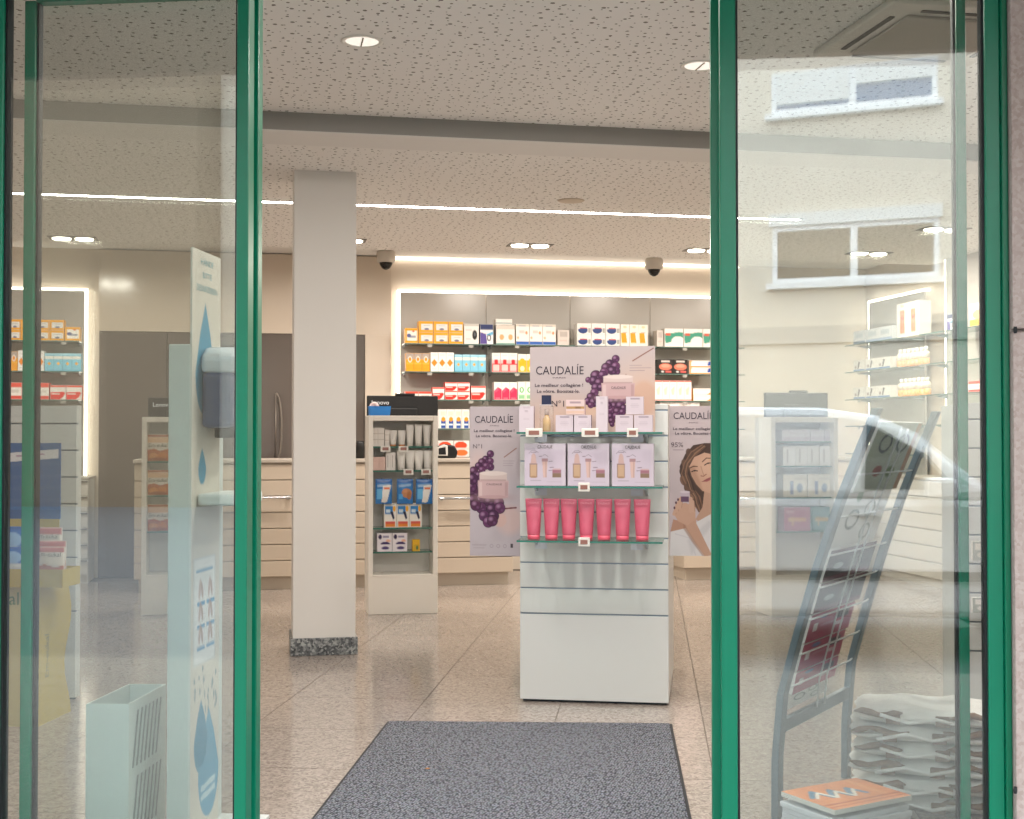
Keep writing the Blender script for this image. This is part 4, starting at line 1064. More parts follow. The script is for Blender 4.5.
for x0_, y0_, x1_, y1_ in ((84,575,100,530),(96,560,112,505),(112,545,122,490),(165,560,168,500),(178,560,176,515)): a.line(Z((x0_,y0_),(x1_,y1_)), 1.7, 'cca690'); a.line(Z((x0_+9,y0_),(x1_+9,y1_)), .25, '9c7460', .8)
for x0_, y0_ in ((86,545),(94,520),(104,505)): a.ell(*zz(x0_, y0_), 1.0, 1.4, '5a3444')
a.rect(*zz(118, 488), *zz(158, 516), '6a4a66'); a.rect(*zz(114, 466), *zz(162, 490), 'c4b4c0'); a.ell(*zz(138, 468), 5, 1.2, 'd8ccd4')
rp, T = put_board(G, 'wing_poster', a, 669, 724, 406, 556, .02, 'tall skin care poster with a wavy-haired woman in white right of the display stand', 'poster')
T('CAUDALÍE', 673.5, 713, 419, 7.0); T('PARIS', 689, 698, 423.3, 1.2, INK2); T('Le meilleur collagène !', 673, 716, 430, 2.7, INK, thin=.00022); T('Le vôtre. Boostez-le.', 675, 714, 434.6, 2.7, INK, thin=.00022); T('95%', 671, 683, 447, 4.8, INK2)

# products on the display stand
LIL = ('d8ccd6', 'c2b4c0')
KINDS.update({
 'care': ('d0c4ce','c4b6c2',[('rect',.25,.08,.78,.15,'8c7f8e',.8),smudge(.3,.7,.4,'b3a6b2',.03),smudge(.25,.75,.5,'b3a6b2',.03),smudge(.3,.7,.6,'b3a6b2',.03)]),
 'care_tall': ('d2c7d0','c4b6c2',[('rect',.3,.05,.72,.08,'8c7f8e',.8),('rect',.4,.16,.6,.22,'a99ca8',.7),smudge(.3,.7,.5,'c0b4be',.02)]),
 'care_band': ('d9c3c4','c9b0b2',[('rect',0,.45,1,.62,'b08c5c'),('rect',.2,.12,.8,.24,'9a8490',.8),('rect',.5,.46,.8,.6,'6a4c3c',.6),('rect',0,.75,1,.95,'dcb79f',.7)]),
})
gy = SD + .04
def care(kind, p0, p1, pt, pb, lbl, y=gy, z=None, d=.05):
    c(G, kind, p0, p1, 1, pt, pb, y, gz[0] if z is None else z, lbl, 'skin care cartons on the top shelf', depth=d, gap=1.0)
care('care_tall',519,533.5,406,432,'tall lilac carton at the left end of the top glass shelf')
care('care',555.5,573,415,432,'left lilac carton of the pair under the gold-banded box')
care('care',574,591,415,432,'right lilac carton of the pair under the gold-banded box')
zq = gz[0] + (G.px(560,415,gy)[1] - G.px(560,432,gy)[1]) + .001
care('care_band',566,584.5,400,415,'pink box with gold band lying on two lilac cartons',z=zq)
care('care_tall',596,607.5,396,432,'tall slim lilac carton at the middle of the top glass shelf')
care('care',615.5,633,415,432,'left lilac carton of the pair at the right of the top glass shelf')
care('care',634,652.5,415,432,'right lilac carton of the pair at the right of the top glass shelf')
care('care',626,643.5,397,415,'lilac carton stacked on the right pair of cartons',z=zq)
# tester bottle in a clear case
x0, zt_ = G.px(539.5, 395, gy); x1, zb_ = G.px(552.5, 432, gy); w, h = (x1 - x0) / 2, zt_ - zb_
tb = thing('tester_case', 'clear case with gold bottle and navy card on the top glass shelf', 'bottle case', G.W((x0 + x1) / 2, gy, gz[0] + .001), G.a)
MB().box(-w, w, 0, .05, 0, h * .72).build('case', BOX_GLASS, tb)
MB().lathe([(w*.55, .003), (w*.6, .006), (w*.6, h*.34), (w*.35, h*.40), (w*.32, h*.46)], 16, c=(0, .025, 0)).build('bottle', M('c9a878', .2), tb)
MB().lathe([(w*.34, h*.46), (w*.34, h*.62)], 14, c=(0, .025, 0)).build('cap', M('d8c4bc', .3), tb)
MB().box(-w*.72, w*.72, .01, .03, h*.74, h*.99).build('navy_card', M('1f2646', .4), tb)
MB().box(-w, w, .0, .05, h*.72, h*.735).build('case_lid', M('d8cfd4', .3), tb)
# gift boxes
a = Art(0, 0, 42, 42, 1.9, 'c9bdcd'); a.poly([(0,0),(42,0),(42,42),(38,42),(40,6),(0,4)], 'cfc4d0', .6)
a.rect(5.5,21,13,33.5,'c4a488'); a.ell(9.2,33.5,3.7,1,'a8886c'); a.poly([(6.2,20),(7.2,12),(8.5,10),(10,10),(11.4,12),(12.4,20)],'c7a8a4'); a.rect(5.2,20,13.1,21,'8a6c66'); a.rect(5.2,21,6.2,33.5,'8a6a58',.7); a.rect(12.2,21,13.1,33.5,'8a6a58',.7)
a.rect(17.8,15,24,18,'a8868c'); a.poly([(18.2,18),(23.6,18),(22.6,34),(19.2,34)],'d3b3ac'); a.rect(21.5,18,22.6,34,'a98a86',.6)
a.rect(28.5,26,37.5,29.5,'a06f7e'); a.rect(28.5,29.5,37.5,33.8,'8a7260'); a.rect(29,25,37,26.3,'c9aab0')
for x0_,y0_,x1_ in ((25,18,28.5),(26,24,30),(25,27,28),(7,9,12),(15,13,18)): a.line([(x0_,y0_),(x1_,y0_-.3)], .35, '6d5f6a', .8)
a.line([(4.5,10),(7,7.5),(11,7),(14,9)], .25, '8d8090'); a.line([(19,12),(21,11),(24,13)], .25, '8d8090')
a.rect(6,36.5,17,37.3,'a89cab',.8); a.rect(23,38,38,38.7,'b4a8b6',.8)
for p0, p1, lb_ in ((524.5,565.5,'left lilac gift box on the middle glass shelf'),(567.5,609.5,'middle lilac gift box on the middle glass shelf'),(612,653.5,'right lilac gift box on the middle glass shelf')):
    x0, zt_ = G.px(p0, 444.5, gy); x1, _ = G.px(p1, 444.5, gy); zb_ = G.px(p0, 486.5, gy)[1]
    if p0 < 530: gm = board_mesh('gift_box', a, x1 - x0, zt_ - zb_, .07, 'c0b2c2')
    o = tag(link('gift_box', gm, None, loc=G.W((x0 + x1) / 2, gy, gz[1] + .001), rot=(0, 0, G.a)), lb_, 'gift box', 'lilac gift boxes')
    text('CAUDALIE', o, 0, -.001, (zt_ - zb_) * .885, .02, INK2, width=.065)
PINK = M('cf5f78', .35, name='pink_tube'); PINKC = M('d85a70', .3, name='pink_cap')
gtp = [(525,541.5),(542.5,559.5),(560,577),(577.5,594.5),(595,612.5),(613.5,631),(632.5,651.5)]
ords = ('leftmost','second from left','third from left','middle','third from right','second from right','rightmost')
for i, (p0, p1) in enumerate(gtp):
    x0, zt_ = G.px(p0, 500.5, gy + .02); x1, _ = G.px(p1, 500.5, gy + .02); zb_ = G.px(p0, 541, gy + .02)[1]
    if i == 0: tme = tube_mesh(zt_ - zb_, x1 - x0, (x1 - x0) * .76, PINK, PINKC)
    o = tag(link('tube', tme, None, loc=G.W((x0 + x1) / 2, gy + .035, gz[2] + .001), rot=(0, 0, G.a + random.uniform(-.05, .05))), ords[i] + ' of the seven pink tubes on the lower glass shelf', 'tube', 'pink tubes')
    text('CAUDALIE', o, 0, -.017, (zt_ - zb_) * .88, .012, M('eaa0ae', .4), width=.05, rot=(math.pi / 2 - .09, 0, 0))
# ------------------------------------------------------------------ stands at the sides
gl_ = ground(75, 700.5); wl = .66
G2 = Frame(gl_[0] - wl * math.cos(DA * math.pi / 180), gl_[1] - wl * math.sin(DA * math.pi / 180), DA)
zt_ = G2.px(60, 405, 0)[1]; zp_ = G2.px(60, 611, 0)[1]
g2 = slat_stand(G2, wl, zt_, zp_, (zt_ - zp_) / 7.7, .05, 'white slat display stand behind the yellow cardboard display')
G3 = Frame(*ground(969, 733), -9.0)
zt_ = G3.px(976, 402, 0)[1]; zp_ = G3.px(976, 651, 0)[1]
g3 = slat_stand(G3, .9, zt_, zp_, (zt_ - zp_) / 8.6, .6, 'white slat display stand behind the right green jamb')
def hang(F, px, py0, py1, colr, label, k):
    x0, zt = F.px(px, py0, -.03); zb = F.px(px, py1, -.03)[1]; w = .09
    o = tag(link('blister_pack', board_mesh('blister_pack', art(colr, [('rect',.1,.12,.9,.45,'e6e0d6'),('ell',.5,.7,.3,.18,'dcd6cc')]), w, zt - zb, .02, 'e8e4dc'), None, loc=F.W(x0 + w / 2, -.05, zb), rot=(0, 0, F.a)), label, 'blister pack', 'packs on the right stand')
    MB().tube([(x0 + w/2 - .45, -.07, zt - .012), (x0 + w/2 - .45, .0, zt - .008)], .003).build('hook', CHROME, g3)
hang(G3, 971.5, 541, 560, 'b5b8b2', 'upper small dark blister pack hanging on the right white stand', 0)
hang(G3, 971.5, 597, 612, 'a8aca0', 'lower small dark blister pack hanging on the right white stand', 1)

# ------------------------------------------------------------------ yellow cardboard sweet display
ec = ground(38, 727)
E = Frame(ec[0], ec[1], DA)
YEL = M('b7a143', .6, name='yellow_card'); YEL2 = M('cfc48f', .6, name='pale_yellow_card')
ed = thing('cardboard_display', 'yellow cardboard sweet display with tray and blue back card behind the left glass', 'display', E.W(-.2, 0), D.a)
zt_tray = E.px(60, 569, 0)[1]; zb_tray = E.px(60, 587, 0)[1]
MB().box(-.26, .2, 0, .004, 0, zb_tray).build('front_sheet', YEL2, ed)
prof = [(0, 0), (.30, 0)] + [(.27 + .055 * math.cos(2.6 * t * math.pi / 1.0) * .6, zb_tray * t) for t in [i / 10 for i in range(11)]] + [(0, zb_tray)]
MB().prism(prof, .196, .2, axis='x').build('side_sheet', YEL, ed)
MB().prism(prof, -.26, -.256, axis='x').build('side_sheet', YEL, ed)
tw0, tw1 = -.32, .2 + .115
TD = .13
MB().box(tw0, tw1, -.03, -.026, zb_tray, zt_tray).build('tray_front', YEL, ed)
MB().box(tw0, tw1, TD, TD + .004, zb_tray, zt_tray).build('tray_back', YEL, ed)
MB().box(tw0, tw1, -.026, TD, zb_tray, zb_tray + .004).build('tray_base', YEL, ed)
for x in (tw0, tw1 - .004): MB().box(x, x + .004, -.026, TD, zb_tray + .004, zt_tray).build('tray_end', YEL, ed)
MB().box(.14, .20, -.032, -.03, zt_tray - .05, zt_tray - .03).build('tray_print', M('b9b48a', .6), ed)
YB = TD - .012
zc0 = E.px(50, 519, YB)[1]; zc1 = E.px(50, 443, YB)[1]; xbr = E.px(60.5, 480, YB)[0] + .2
MB().box(tw0 + .03, xbr - .005, YB, YB + .004, zb_tray + .006, zc0).build('riser_sheet', YEL, ed)
bw = .52
ab = Art(0, 0, 52, 75, 1.6, '2f5f9c'); ab.rect(0,0,26,75,'3a6aa8').rect(0,10,24,30,'b9b8ae').ell(11,38,9,12,'c07a34').ell(12,36,5,6,'e0a050').rect(0,48,24,66,'e4e2da').rect(0,66,52,75,'2a4f8a').poly([(28,10),(51,6),(51,15),(28,19)],'dcdbe2').line([(33,13),(44,11)],.7,'a07a9c')
for i in range(4): ab.line([(26, 22 + i * 12), (52, 20 + i * 12)], 1.6, '44699f', .5)
bc = board_mesh('back_card', ab, bw, zc1 - zc0, .004, '3a6aa8')
ob = link('back_card', bc, ed, loc=(xbr - bw / 2, YB, zc0))
text('a Ho', ob, -.14, -.001, (zc1 - zc0) * .22, .075, M('1f4a3c', .5))
text('Em-eukal', ed, -.02, -.002, .13, .05, M('2c5a3c', .5)); text('Em-eukal', ed, -.02, -.002, .50, .075, M('6a8a5a', .5)); text('Em-eukal', ed, -.02, -.002, .42, .05, M('6a8a5a', .5))
text('Em-eukal', ed, .2012, .09, .28, .05, M('7a7440', .5), rot=(math.pi / 2, -math.pi / 2, math.pi / 2))
MB().prism([(.06 * math.cos(t), .3 + .03 * math.sin(t)) for t in [i * math.pi / 8 for i in range(16)]], -.004, -.001).build('oval_badge', M('6f8a2c', .5), ed)
BLUEB = Art(0,0,1,1.1,24,'2a68b4'); BLUEB.ell(.5,.35,.4,.2,'8fb4dc').rect(0,.55,1,.75,'dfe4ea').ell(.5,.9,.35,.14,'c06a34').rect(0,0,1,.08,'1d4a8a')
def bag_at(aw, p0, p1, pt, pb, y, lb_, grp, txt=None, z=None): return packet(E, aw, p0, p1, pt, pb, y, lb_, grp, name='sweet_bag', cat='sweet bag', amt=.014, z=z, txt=txt)
zt0 = zb_tray + .006
RED = Art(0,0,1,.8,26,'e6dccf'); RED.rect(0,0,1,.14,'b8645c').poly([(0,.5),(.3,.44),(.7,.52),(1,.46),(1,.8),(0,.8)],'c0683c').ell(.3,.66,.2,.08,'e0a060').ell(.7,.66,.2,.08,'d88c50')
bag_at(RED, 38, 64.5, 545, 576, .005, 'front brown and cream sweet bag in the yellow tray, behind the left glass', 'sweet bags in the yellow tray', ('Em-eukal', .70, '163a2e'), zt0 + .03)
bag_at(RED, 37, 66, 534, 570, .05, 'middle brown and cream sweet bag in the yellow tray, behind the left glass', 'sweet bags in the yellow tray', None, zt0 + .03)
bag_at(RED, 37, 62, 519, 560, .09, 'rear brown and cream sweet bag in the yellow tray, behind the left glass', 'sweet bags in the yellow tray', ('Em-eukal', .74, '163a2e'), zt0 + .06)
bag_at(BLUEB, 3, 25, 543, 576, .01, 'front blue sweet bag in the yellow tray beside the left door post', 'sweet bags in the yellow tray', None, zt0 + .02)
bag_at(BLUEB, 3, 25, 520, 562, .07, 'rear blue sweet bag in the yellow tray beside the left door post', 'sweet bags in the yellow tray', None, zt0 + .06)

# ------------------------------------------------------------------ hand sanitiser post
PY = 3.78
px0 = (168 - 512) / FPX * PY
H = Frame(px0, PY, DA)
pw = H.px(190, 500, 0)[0]
PW = M('c9d3cf', .35, name='post_white')
hs = thing('sanitiser_post', 'white hand sanitiser post with blue water drops behind the left glass', 'sanitiser stand', H.W(0, 0), D.a)
zp = H.px(179, 344, 0)[1]
MB().box(0, pw, 0, .03, .012, zp).build('front_flange', PW, hs, .004)
MB().box(pw - .022, pw - .002, .03, .30, .012, zp + .0).build('core', PW, hs, .002)
MB().box(-.004, pw + .15, -.05, .31, 0, .012).build('base_plate', M('c8ccca', .4), hs, .003)
# printed side: a board whose front looks towards the entrance
BL = .25; zb_top = H.px(192, 252, .02)[1]
ap = Art(0, 0, 33, 100 * zb_top, 1.6, 'd2cec4')
HT = 100 * zb_top
yy = lambda py, t: HT - 100 * Frame.px(H, 190, py, 0)[1]
def zz_(py, l): # height on the board for a picture row at board distance l (m)
    return HT - 100 * (EYE + (435 - py) / FPX * (PY + l))
def drop(cx, y0, y1, w_, c_):
    pts = []
    r_ = w_ / 2; yc_ = y1 - r_ * 1.15
    for i in range(25):
        t = math.pi * (i / 24); pts.append((cx + r_ * math.cos(t), yc_ + r_ * 1.15 * math.sin(t)))
    pts.append((cx - r_ * .55, y0 + (yc_ - y0) * .45)); pts.append((cx, y0)); pts.append((cx + r_ * .55, y0 + (yc_ - y0) * .45))
    ap.poly(pts, c_)
drop(15, zz_(308, .13), zz_(420, .13), 22, '3f93b4')
drop(12, zz_(452, .12), zz_(488, .12), 9, '3f93b4')
ap.rect(3, zz_(562, .05), 28, zz_(660, .2), 'c9d0d4'); ap.rect(4, zz_(564, .05), 27, zz_(658, .2), 'dfe3e4'); ap.rect(6, zz_(572, .1), 25, zz_(575, .1), '6aa2c4')
for i in range(3):
    for j in range(2):
        x_, y_ = 8 + j * 11, zz_(600 + i * 22, .14)
        ap.ell(x_ + 2, y_ - 3, 1.2, 3.2, 'b89c92', .8, 15); ap.ell(x_ + 4.6, y_ - 2.6, 1.1, 2.8, 'a88a80', .8, -20); ap.rect(x_ - 1, y_ + .8, x_ + 8, y_ + 1.9, '5a9cc4')
for i in range(26):
    x_, y_ = rng.uniform(4, 30), zz_(rng.uniform(668, 716), .15); ap.ell(x_, y_, rng.uniform(.4, 1.0), rng.uniform(.7, 1.6), '4a7f8e', .8)
drop(12, zz_(700, .12), zz_(772, .12), 16, '3f8fae')
drop(21, zz_(706, .2), zz_(812, .2), 24, '5a9fc0')
drop(12, zz_(700, .12), zz_(766, .12), 15, '3a86a6')
for i in range(2): ap.line([(13, zz_(786 + i * 9, .15)), (28, zz_(783 + i * 9, .15))], .9, 'c9dfe8', .8)
bo = link('printed_board', board_mesh('printed_board', ap, BL, zb_top, .006, 'd9dad5'), hs, loc=(pw + .004, BL / 2, .012), rot=(0, 0, math.pi / 2))
for i, (tx, sz) in enumerate((('HÄNDE', .11), ('BITTE', .08), ('DESINFIZIEREN', .18))):
    py = (268, 281, 294)[i]
    text(tx, bo, -.0, -.0012, (HT - zz_(py, .16)) / 100 - .012, .026, M('6aa6b4', .5), width=sz)
# dispenser and drip tray on the printed side
zd0, zd1 = H.px(200, 428, .1)[1], H.px(200, 347, .1)[1]
MB().prism([(.07, zd0), (.26, zd0), (.26, zd0 + .17), (.07, zd0 + .17)], pw + .006, pw + .10, axis='x').build('dispenser_tank', M('4a5878', .2), hs, .015)
MB().prism([(.06, zd0 + .165), (.27, zd0 + .165), (.27, zd1 - .05), (.2, zd1), (.1, zd1), (.06, zd1 - .03)], pw + .006, pw + .115, axis='x').build('dispenser_cover', M('d6dce0', .2), hs, .015)
MB().box(pw + .02, pw + .09, .15, .19, zd0 - .03, zd0).build('nozzle', M('22252a', .4), hs, .004)
zt1 = H.px(200, 493, .1)[1]
MB().box(pw + .006, pw + .13, .04, .29, zt1 - .035, zt1).build('drip_tray', M('d9e0de', .3), hs, .008)

# ------------------------------------------------------------------ white slotted bin
BINZ = .43
bg0 = ground(86, 704, BINZ); bg1 = ground(129, 704, BINZ); bg2 = ground(166, 684, BINZ); bg3 = ground(129, 684, BINZ)
cxb, cyb = (bg0[0] + bg2[0]) / 2, (bg0[1] + bg2[1]) / 2
bn = thing('umbrella_bin', 'open white slotted bin on the floor behind the left glass', 'bin', (cxb, cyb, 0), 0)
P4 = [(p[0] - cxb, p[1] - cyb) for p in (bg0, bg1, bg2, bg3)]
BINM = M('d0dbd6', .35, name='bin_white')
def wallq(p, q, slots=0):
    (x0, y0), (x1, y1) = p, q; L_ = math.hypot(x1 - x0, y1 - y0); ux, uy = (x1 - x0) / L_, (y1 - y0) / L_; nx_, ny_ = -uy * .004, ux * .004
    def strip(s0, s1, z0, z1, sh=0, name='wall_panel', mt=BINM):
        vs = []
        for (s_, z_, k_) in ((s0, z0, 0), (s1, z0, 0), (s1 + sh, z1, 0), (s0 + sh, z1, 0)):
            vs.append((x0 + ux * s_, y0 + uy * s_, z_))
        vs += [(v[0] + nx_, v[1] + ny_, v[2]) for v in vs]
        MB().add(vs, [(0,1,2,3),(7,6,5,4),(0,4,5,1),(1,5,6,2),(2,6,7,3),(3,7,4,0)]).build(name, mt, bn)
    strip(0, L_, 0, BINZ)
    if slots:
        for i in range(slots):
            s0 = L_ * (.08 + .72 * i / slots); sh = L_ * .13
            for z0 in (.05, .24):
                vs = [(x0 + ux * a_ - nx_ * .3, y0 + uy * a_ - ny_ * .3, z_) for a_, z_ in ((s0, z0), (s0 + .012, z0), (s0 + .012 + sh, z0 + .16), (s0 + sh, z0 + .16))]
                vs += [(v[0] + nx_ * .5, v[1] + ny_ * .5, v[2]) for v in vs]
                MB().add(vs, [(0,1,2,3),(7,6,5,4),(0,4,5,1),(1,5,6,2),(2,6,7,3),(3,7,4,0)]).build('slot', M('7d8480', .6), bn)
wallq(P4[0], P4[1]); wallq(P4[1], P4[2], 7); wallq(P4[2], P4[3]); wallq(P4[3], P4[0])
MB().prism(P4, .0, .01, axis='z').build('bin_base', BINM, bn)

# ------------------------------------------------------------------ magazine rack leaning towards the window, seen from its back
f0 = ground(777, 824); f1 = ground(846, 777)
K = Frame(f0[0], f0[1], math.degrees(math.atan2(f1[1] - f0[1], f1[0] - f0[0])))
RW = math.hypot(f1[0] - f0[0], f1[1] - f0[1])
rk = thing('magazine_rack', 'grey steel magazine rack leaning back behind the right glass', 'magazine rack', (f0[0], f0[1], 0), K.a)
STEEL = M('74828a', .35, .6, name='grey_steel')
leanp = [(0, 0), (.2, -.002), (.4, -.02), (.6, -.075), (.8, -.135), (1.0, -.205), (1.15, -.265), (1.28, -.32)]
def lean_at(z):
    for (z0, k0), (z1, k1) in zip(leanp, leanp[1:]):
        if z <= z1: return k0 + (k1 - k0) * (z - z0) / (z1 - z0)
    return leanp[-1][1]
# local y is away from the rack's front normal; leaning goes towards -y (right of the viewer)
for x in (0, RW):
    vs = []; fs = []
    for z, k_ in leanp:
        for dx_, dy_ in ((-.022, -.012), (.022, -.012), (.022, .012), (-.022, .012)): vs.append((x + dx_, k_ + dy_, z))
    for i in range(len(leanp) - 1):
        for j in range(4): fs.append((i*4+j, i*4+(j+1)%4, (i+1)*4+(j+1)%4, (i+1)*4+j))
    fs += [(3,2,1,0), tuple(range(len(vs)-4, len(vs)))]
    MB().add(vs, fs).build('side_rail', STEEL, rk, .003)
for z in (.30,):
    MB().box(.022, RW - .022, lean_at(z) - .01, lean_at(z) + .01, z - .02, z + .02).build('cross_bar', STEEL, rk, .003)
WIRE = M('dfe4e6', .3, .3, name='white_wire')
for i, z in enumerate((.42, .52, .63, .73, .83, .95, 1.08)):
    k_ = lean_at(z)
    MB().tube([(.018, k_ - .004, z), (.06, k_ - .010, z), (RW - .06, k_ - .010, z), (RW - .018, k_ - .004, z)], .003, seg=6).build('wire', WIRE, rk)
for x in (RW * .45, RW * .56):
    MB().tube([(x, lean_at(z) - .012, z) for z in (.31, .4, .5, .6, .7, .8, .9, 1.0, 1.1, 1.22)], .003, seg=6).build('wire', WIRE, rk)
def mag(z0, z1, x0, x1, aw, off, label, th=.008, side='d9d5d2'):
    w, h = x1 - x0, math.hypot(z1 - z0, lean_at(z1) - lean_at(z0)); ang = math.atan2(lean_at(z1) - lean_at(z0), z1 - z0)
    o = link('magazine', board_mesh('magazine', aw, w, h, th, side), None, loc=K.W((x0 + x1) / 2, lean_at(z0) + off, z0), rot=(0, 0, 0))
    o.rotation_mode = 'XYZ'; o.rotation_euler = (-ang, 0, K.a)
    tag(o, label, 'magazine', 'magazines in the rack')
def A2(bg, ops): 
    a_ = Art(0, 0, 1, 1, 44, bg)
    for op in ops: getattr(a_, op[0])(*op[1:])
    return a_
mint = A2('f4f7f5', [('ring',.3,.62,.12,.018,'5f7a70'),('ring',.62,.5,.1,.015,'7a9488'),('ring',.68,.82,.1,.015,'7f978c'),('ell',.5,.2,.05,.05,'c96a6a'),('ell',.3,.3,.06,.09,'8fb8a0'),('rect',.5,.05,.9,.1,'b4c4bc')])
photo = A2('c6d2c2', [('rect',0,0,.5,.5,'b4c2aa'),('ring',.3,.3,.12,.02,'2f3a34'),('ring',.7,.3,.12,.02,'4a5a4e'),('ell',.35,.7,.1,.08,'b06a5a'),('ell',.65,.72,.1,.08,'7a8f5a'),('rect',.9,.0,1,1,'c9a07a')])
dark = A2('3a2a2e', [('rect',.08,.35,.45,.75,'15171a'),('rect',.5,.3,.65,.7,'6f7478'),('rect',.68,.35,.95,.75,'22262a'),('rect',0,.85,1,1,'6a2438'),('rect',0,0,1,.1,'5a2030'),('ell',.25,.55,.1,.1,'9aa0a4')])
maroon = A2('a83058', [('rect',.1,.35,.2,.65,'e0d8dc'),('rect',.25,.45,.6,.55,'b06a84'),('rect',.6,.15,.9,.45,'2a3440'),('ell',.3,.15,.1,.08,'4a6a9c'),('rect',.62,.55,.8,.7,'c9b4bc')])
xA, xB2 = .10, RW - .09
mag(1.02, 1.24, xA, xB2, photo, .004, 'mint green picture magazine at the top of the rack')
mag(.84, 1.08, xA, xB2, mint, .020, 'white magazine with round motifs in the upper rack pocket')
mag(.74, .84, xA, xB2, dark, .006, 'dark product leaflet in the upper middle rack pocket', .03)
mag(.64, .735, xA, xB2, dark, .006, 'dark product leaflet in the lower middle rack pocket', .03)
mag(.545, .635, xA, xB2 - .04, maroon, .006, 'uppermost maroon leaflet in the rack', .03)
mag(.455, .54, xA, xB2 - .06, maroon, .006, 'middle maroon leaflet in the rack', .03)
mag(.38, .45, xA, xB2 - .06, maroon, .006, 'lowest maroon leaflet in the rack', .03)
mag(.33, .40, xA, xB2 - .08, mint, .022, 'white leaflet with ring motif at the bottom of the rack')

# ------------------------------------------------------------------ pile of folded white bags
bp = ground(938, 806); Bf = Frame(bp[0], bp[1] + .05, -14)
def bag(i, n):
    t = thing('folded_bag', ('topmost', 'second from top', 'third from top', 'fourth from top', 'fifth from top', 'bottom')[n - 1 - i] + ' folded white bag with tan handles in the pile', 'bag', Bf.W(random.uniform(-.012, .012), random.uniform(-.01, .01), i * .055), Bf.a + random.uniform(-.05, .05), 'folded white bags')
    wx, dy_, hz = .25, .16, .05
    vs = []; fs = []; nx_, ny_ = 24, 14
    for side in (0, 1):
        for j in range(ny_ + 1):
            for q in range(nx_ + 1):
                u_, v_ = q / nx_ * 2 - 1, j / ny_ * 2 - 1
                k_ = (max(0, 1 - u_ ** 8) * max(0, 1 - v_ ** 8)) ** .5
                wob = .004 * math.sin(9 * u_ + i) + .004 * math.sin(13 * v_ + 2 * u_ * 3 + i * 2) + random.uniform(-.0015, .0015)
                z = hz / 2 + (1 if side else -1) * (hz / 2 * .94) * k_ + (wob if side else 0) * k_
                vs.append((u_ * wx * (1 + .02 * math.sin(7 * v_ + i)), v_ * dy_ * (1 + .03 * math.sin(8 * u_ + i)), z))
    st = (nx_ + 1) * (ny_ + 1); idx = lambda q, j: j * (nx_ + 1) + q
    for j in range(ny_):
        for q in range(nx_):
            fs.append((idx(q, j), idx(q, j + 1), idx(q + 1, j + 1), idx(q + 1, j)))
            fs.append((st + idx(q, j), st + idx(q + 1, j), st + idx(q + 1, j + 1), st + idx(q, j + 1)))
    for q in range(nx_):
        fs.append((idx(q, 0), idx(q + 1, 0), st + idx(q + 1, 0), st + idx(q, 0))); fs.append((idx(q + 1, ny_), idx(q, ny_), st + idx(q, ny_), st + idx(q + 1, ny_)))
    for j in range(ny_):
        fs.append((idx(0, j + 1), idx(0, j), st + idx(0, j), st + idx(0, j + 1))); fs.append((idx(nx_, j), idx(nx_, j + 1), st + idx(nx_, j + 1), st + idx(nx_, j)))
    MB().add(vs, fs, 0, True).build('cloth', M('f0efea', .8, noise=.05, scale=14, bump=.5, name='bag_cloth'), t)
    TAN = M('80664f', .8, name='tan_webbing', noise=.12, scale=60)
    # rolled tan hem along the front and a handle end folded over it
    def hem(p0, p1, n_, ph):
        ps = [tuple(p0[q] + (p1[q] - p0[q]) * k_ / n_ for q in range(3)) for k_ in range(n_ + 1)]
        ps = [(x, y_ + .003 * math.sin(5 * k_ + ph), z + .007 * math.sin(1.3 * k_ + ph)) for k_, (x, y_, z) in enumerate(ps)]
        rs = [.003] + [.009 + .005 * abs(math.sin(2.1 * k_ + ph)) for k_ in range(1, n_)] + [.003]
        MB().tube(ps, rs, seg=8, flat=.8).build('hem', TAN, t)
    hem((-.25, -dy_ - .004, hz * .8), (-.07 - .03 * (i % 2), -dy_ - .006, hz * .75), 6, i * 1.3)
    hem((.03, -dy_ - .004, hz * .78), (.25, -dy_ + .0, hz * .82), 8, i * 2.1)
    hem((wx + .004, -.14, hz * .8), (wx + .004, .1, hz * .8), 7, i)
    for hx in (-.13, .02):
        MB().box(hx - .022, hx + .022, -dy_ - .014, -dy_ - .003, hz * .12, hz * .8).build('handle_patch', TAN, t, .003)
    s_ = -1 if i % 2 else 1
    MB().tube([(-.17, -dy_ - .014, hz * .5 - s_ * .012), (-.08, -dy_ - .02, hz * .5 + s_ * .01), (.0, -dy_ - .02, hz * .5 - s_ * .006), (.09, -dy_ - .016, hz * .5 + s_ * .014)], .006, seg=6).build('cord', M('efefec', .7), t)
for i in range(6): bag(i, 6)

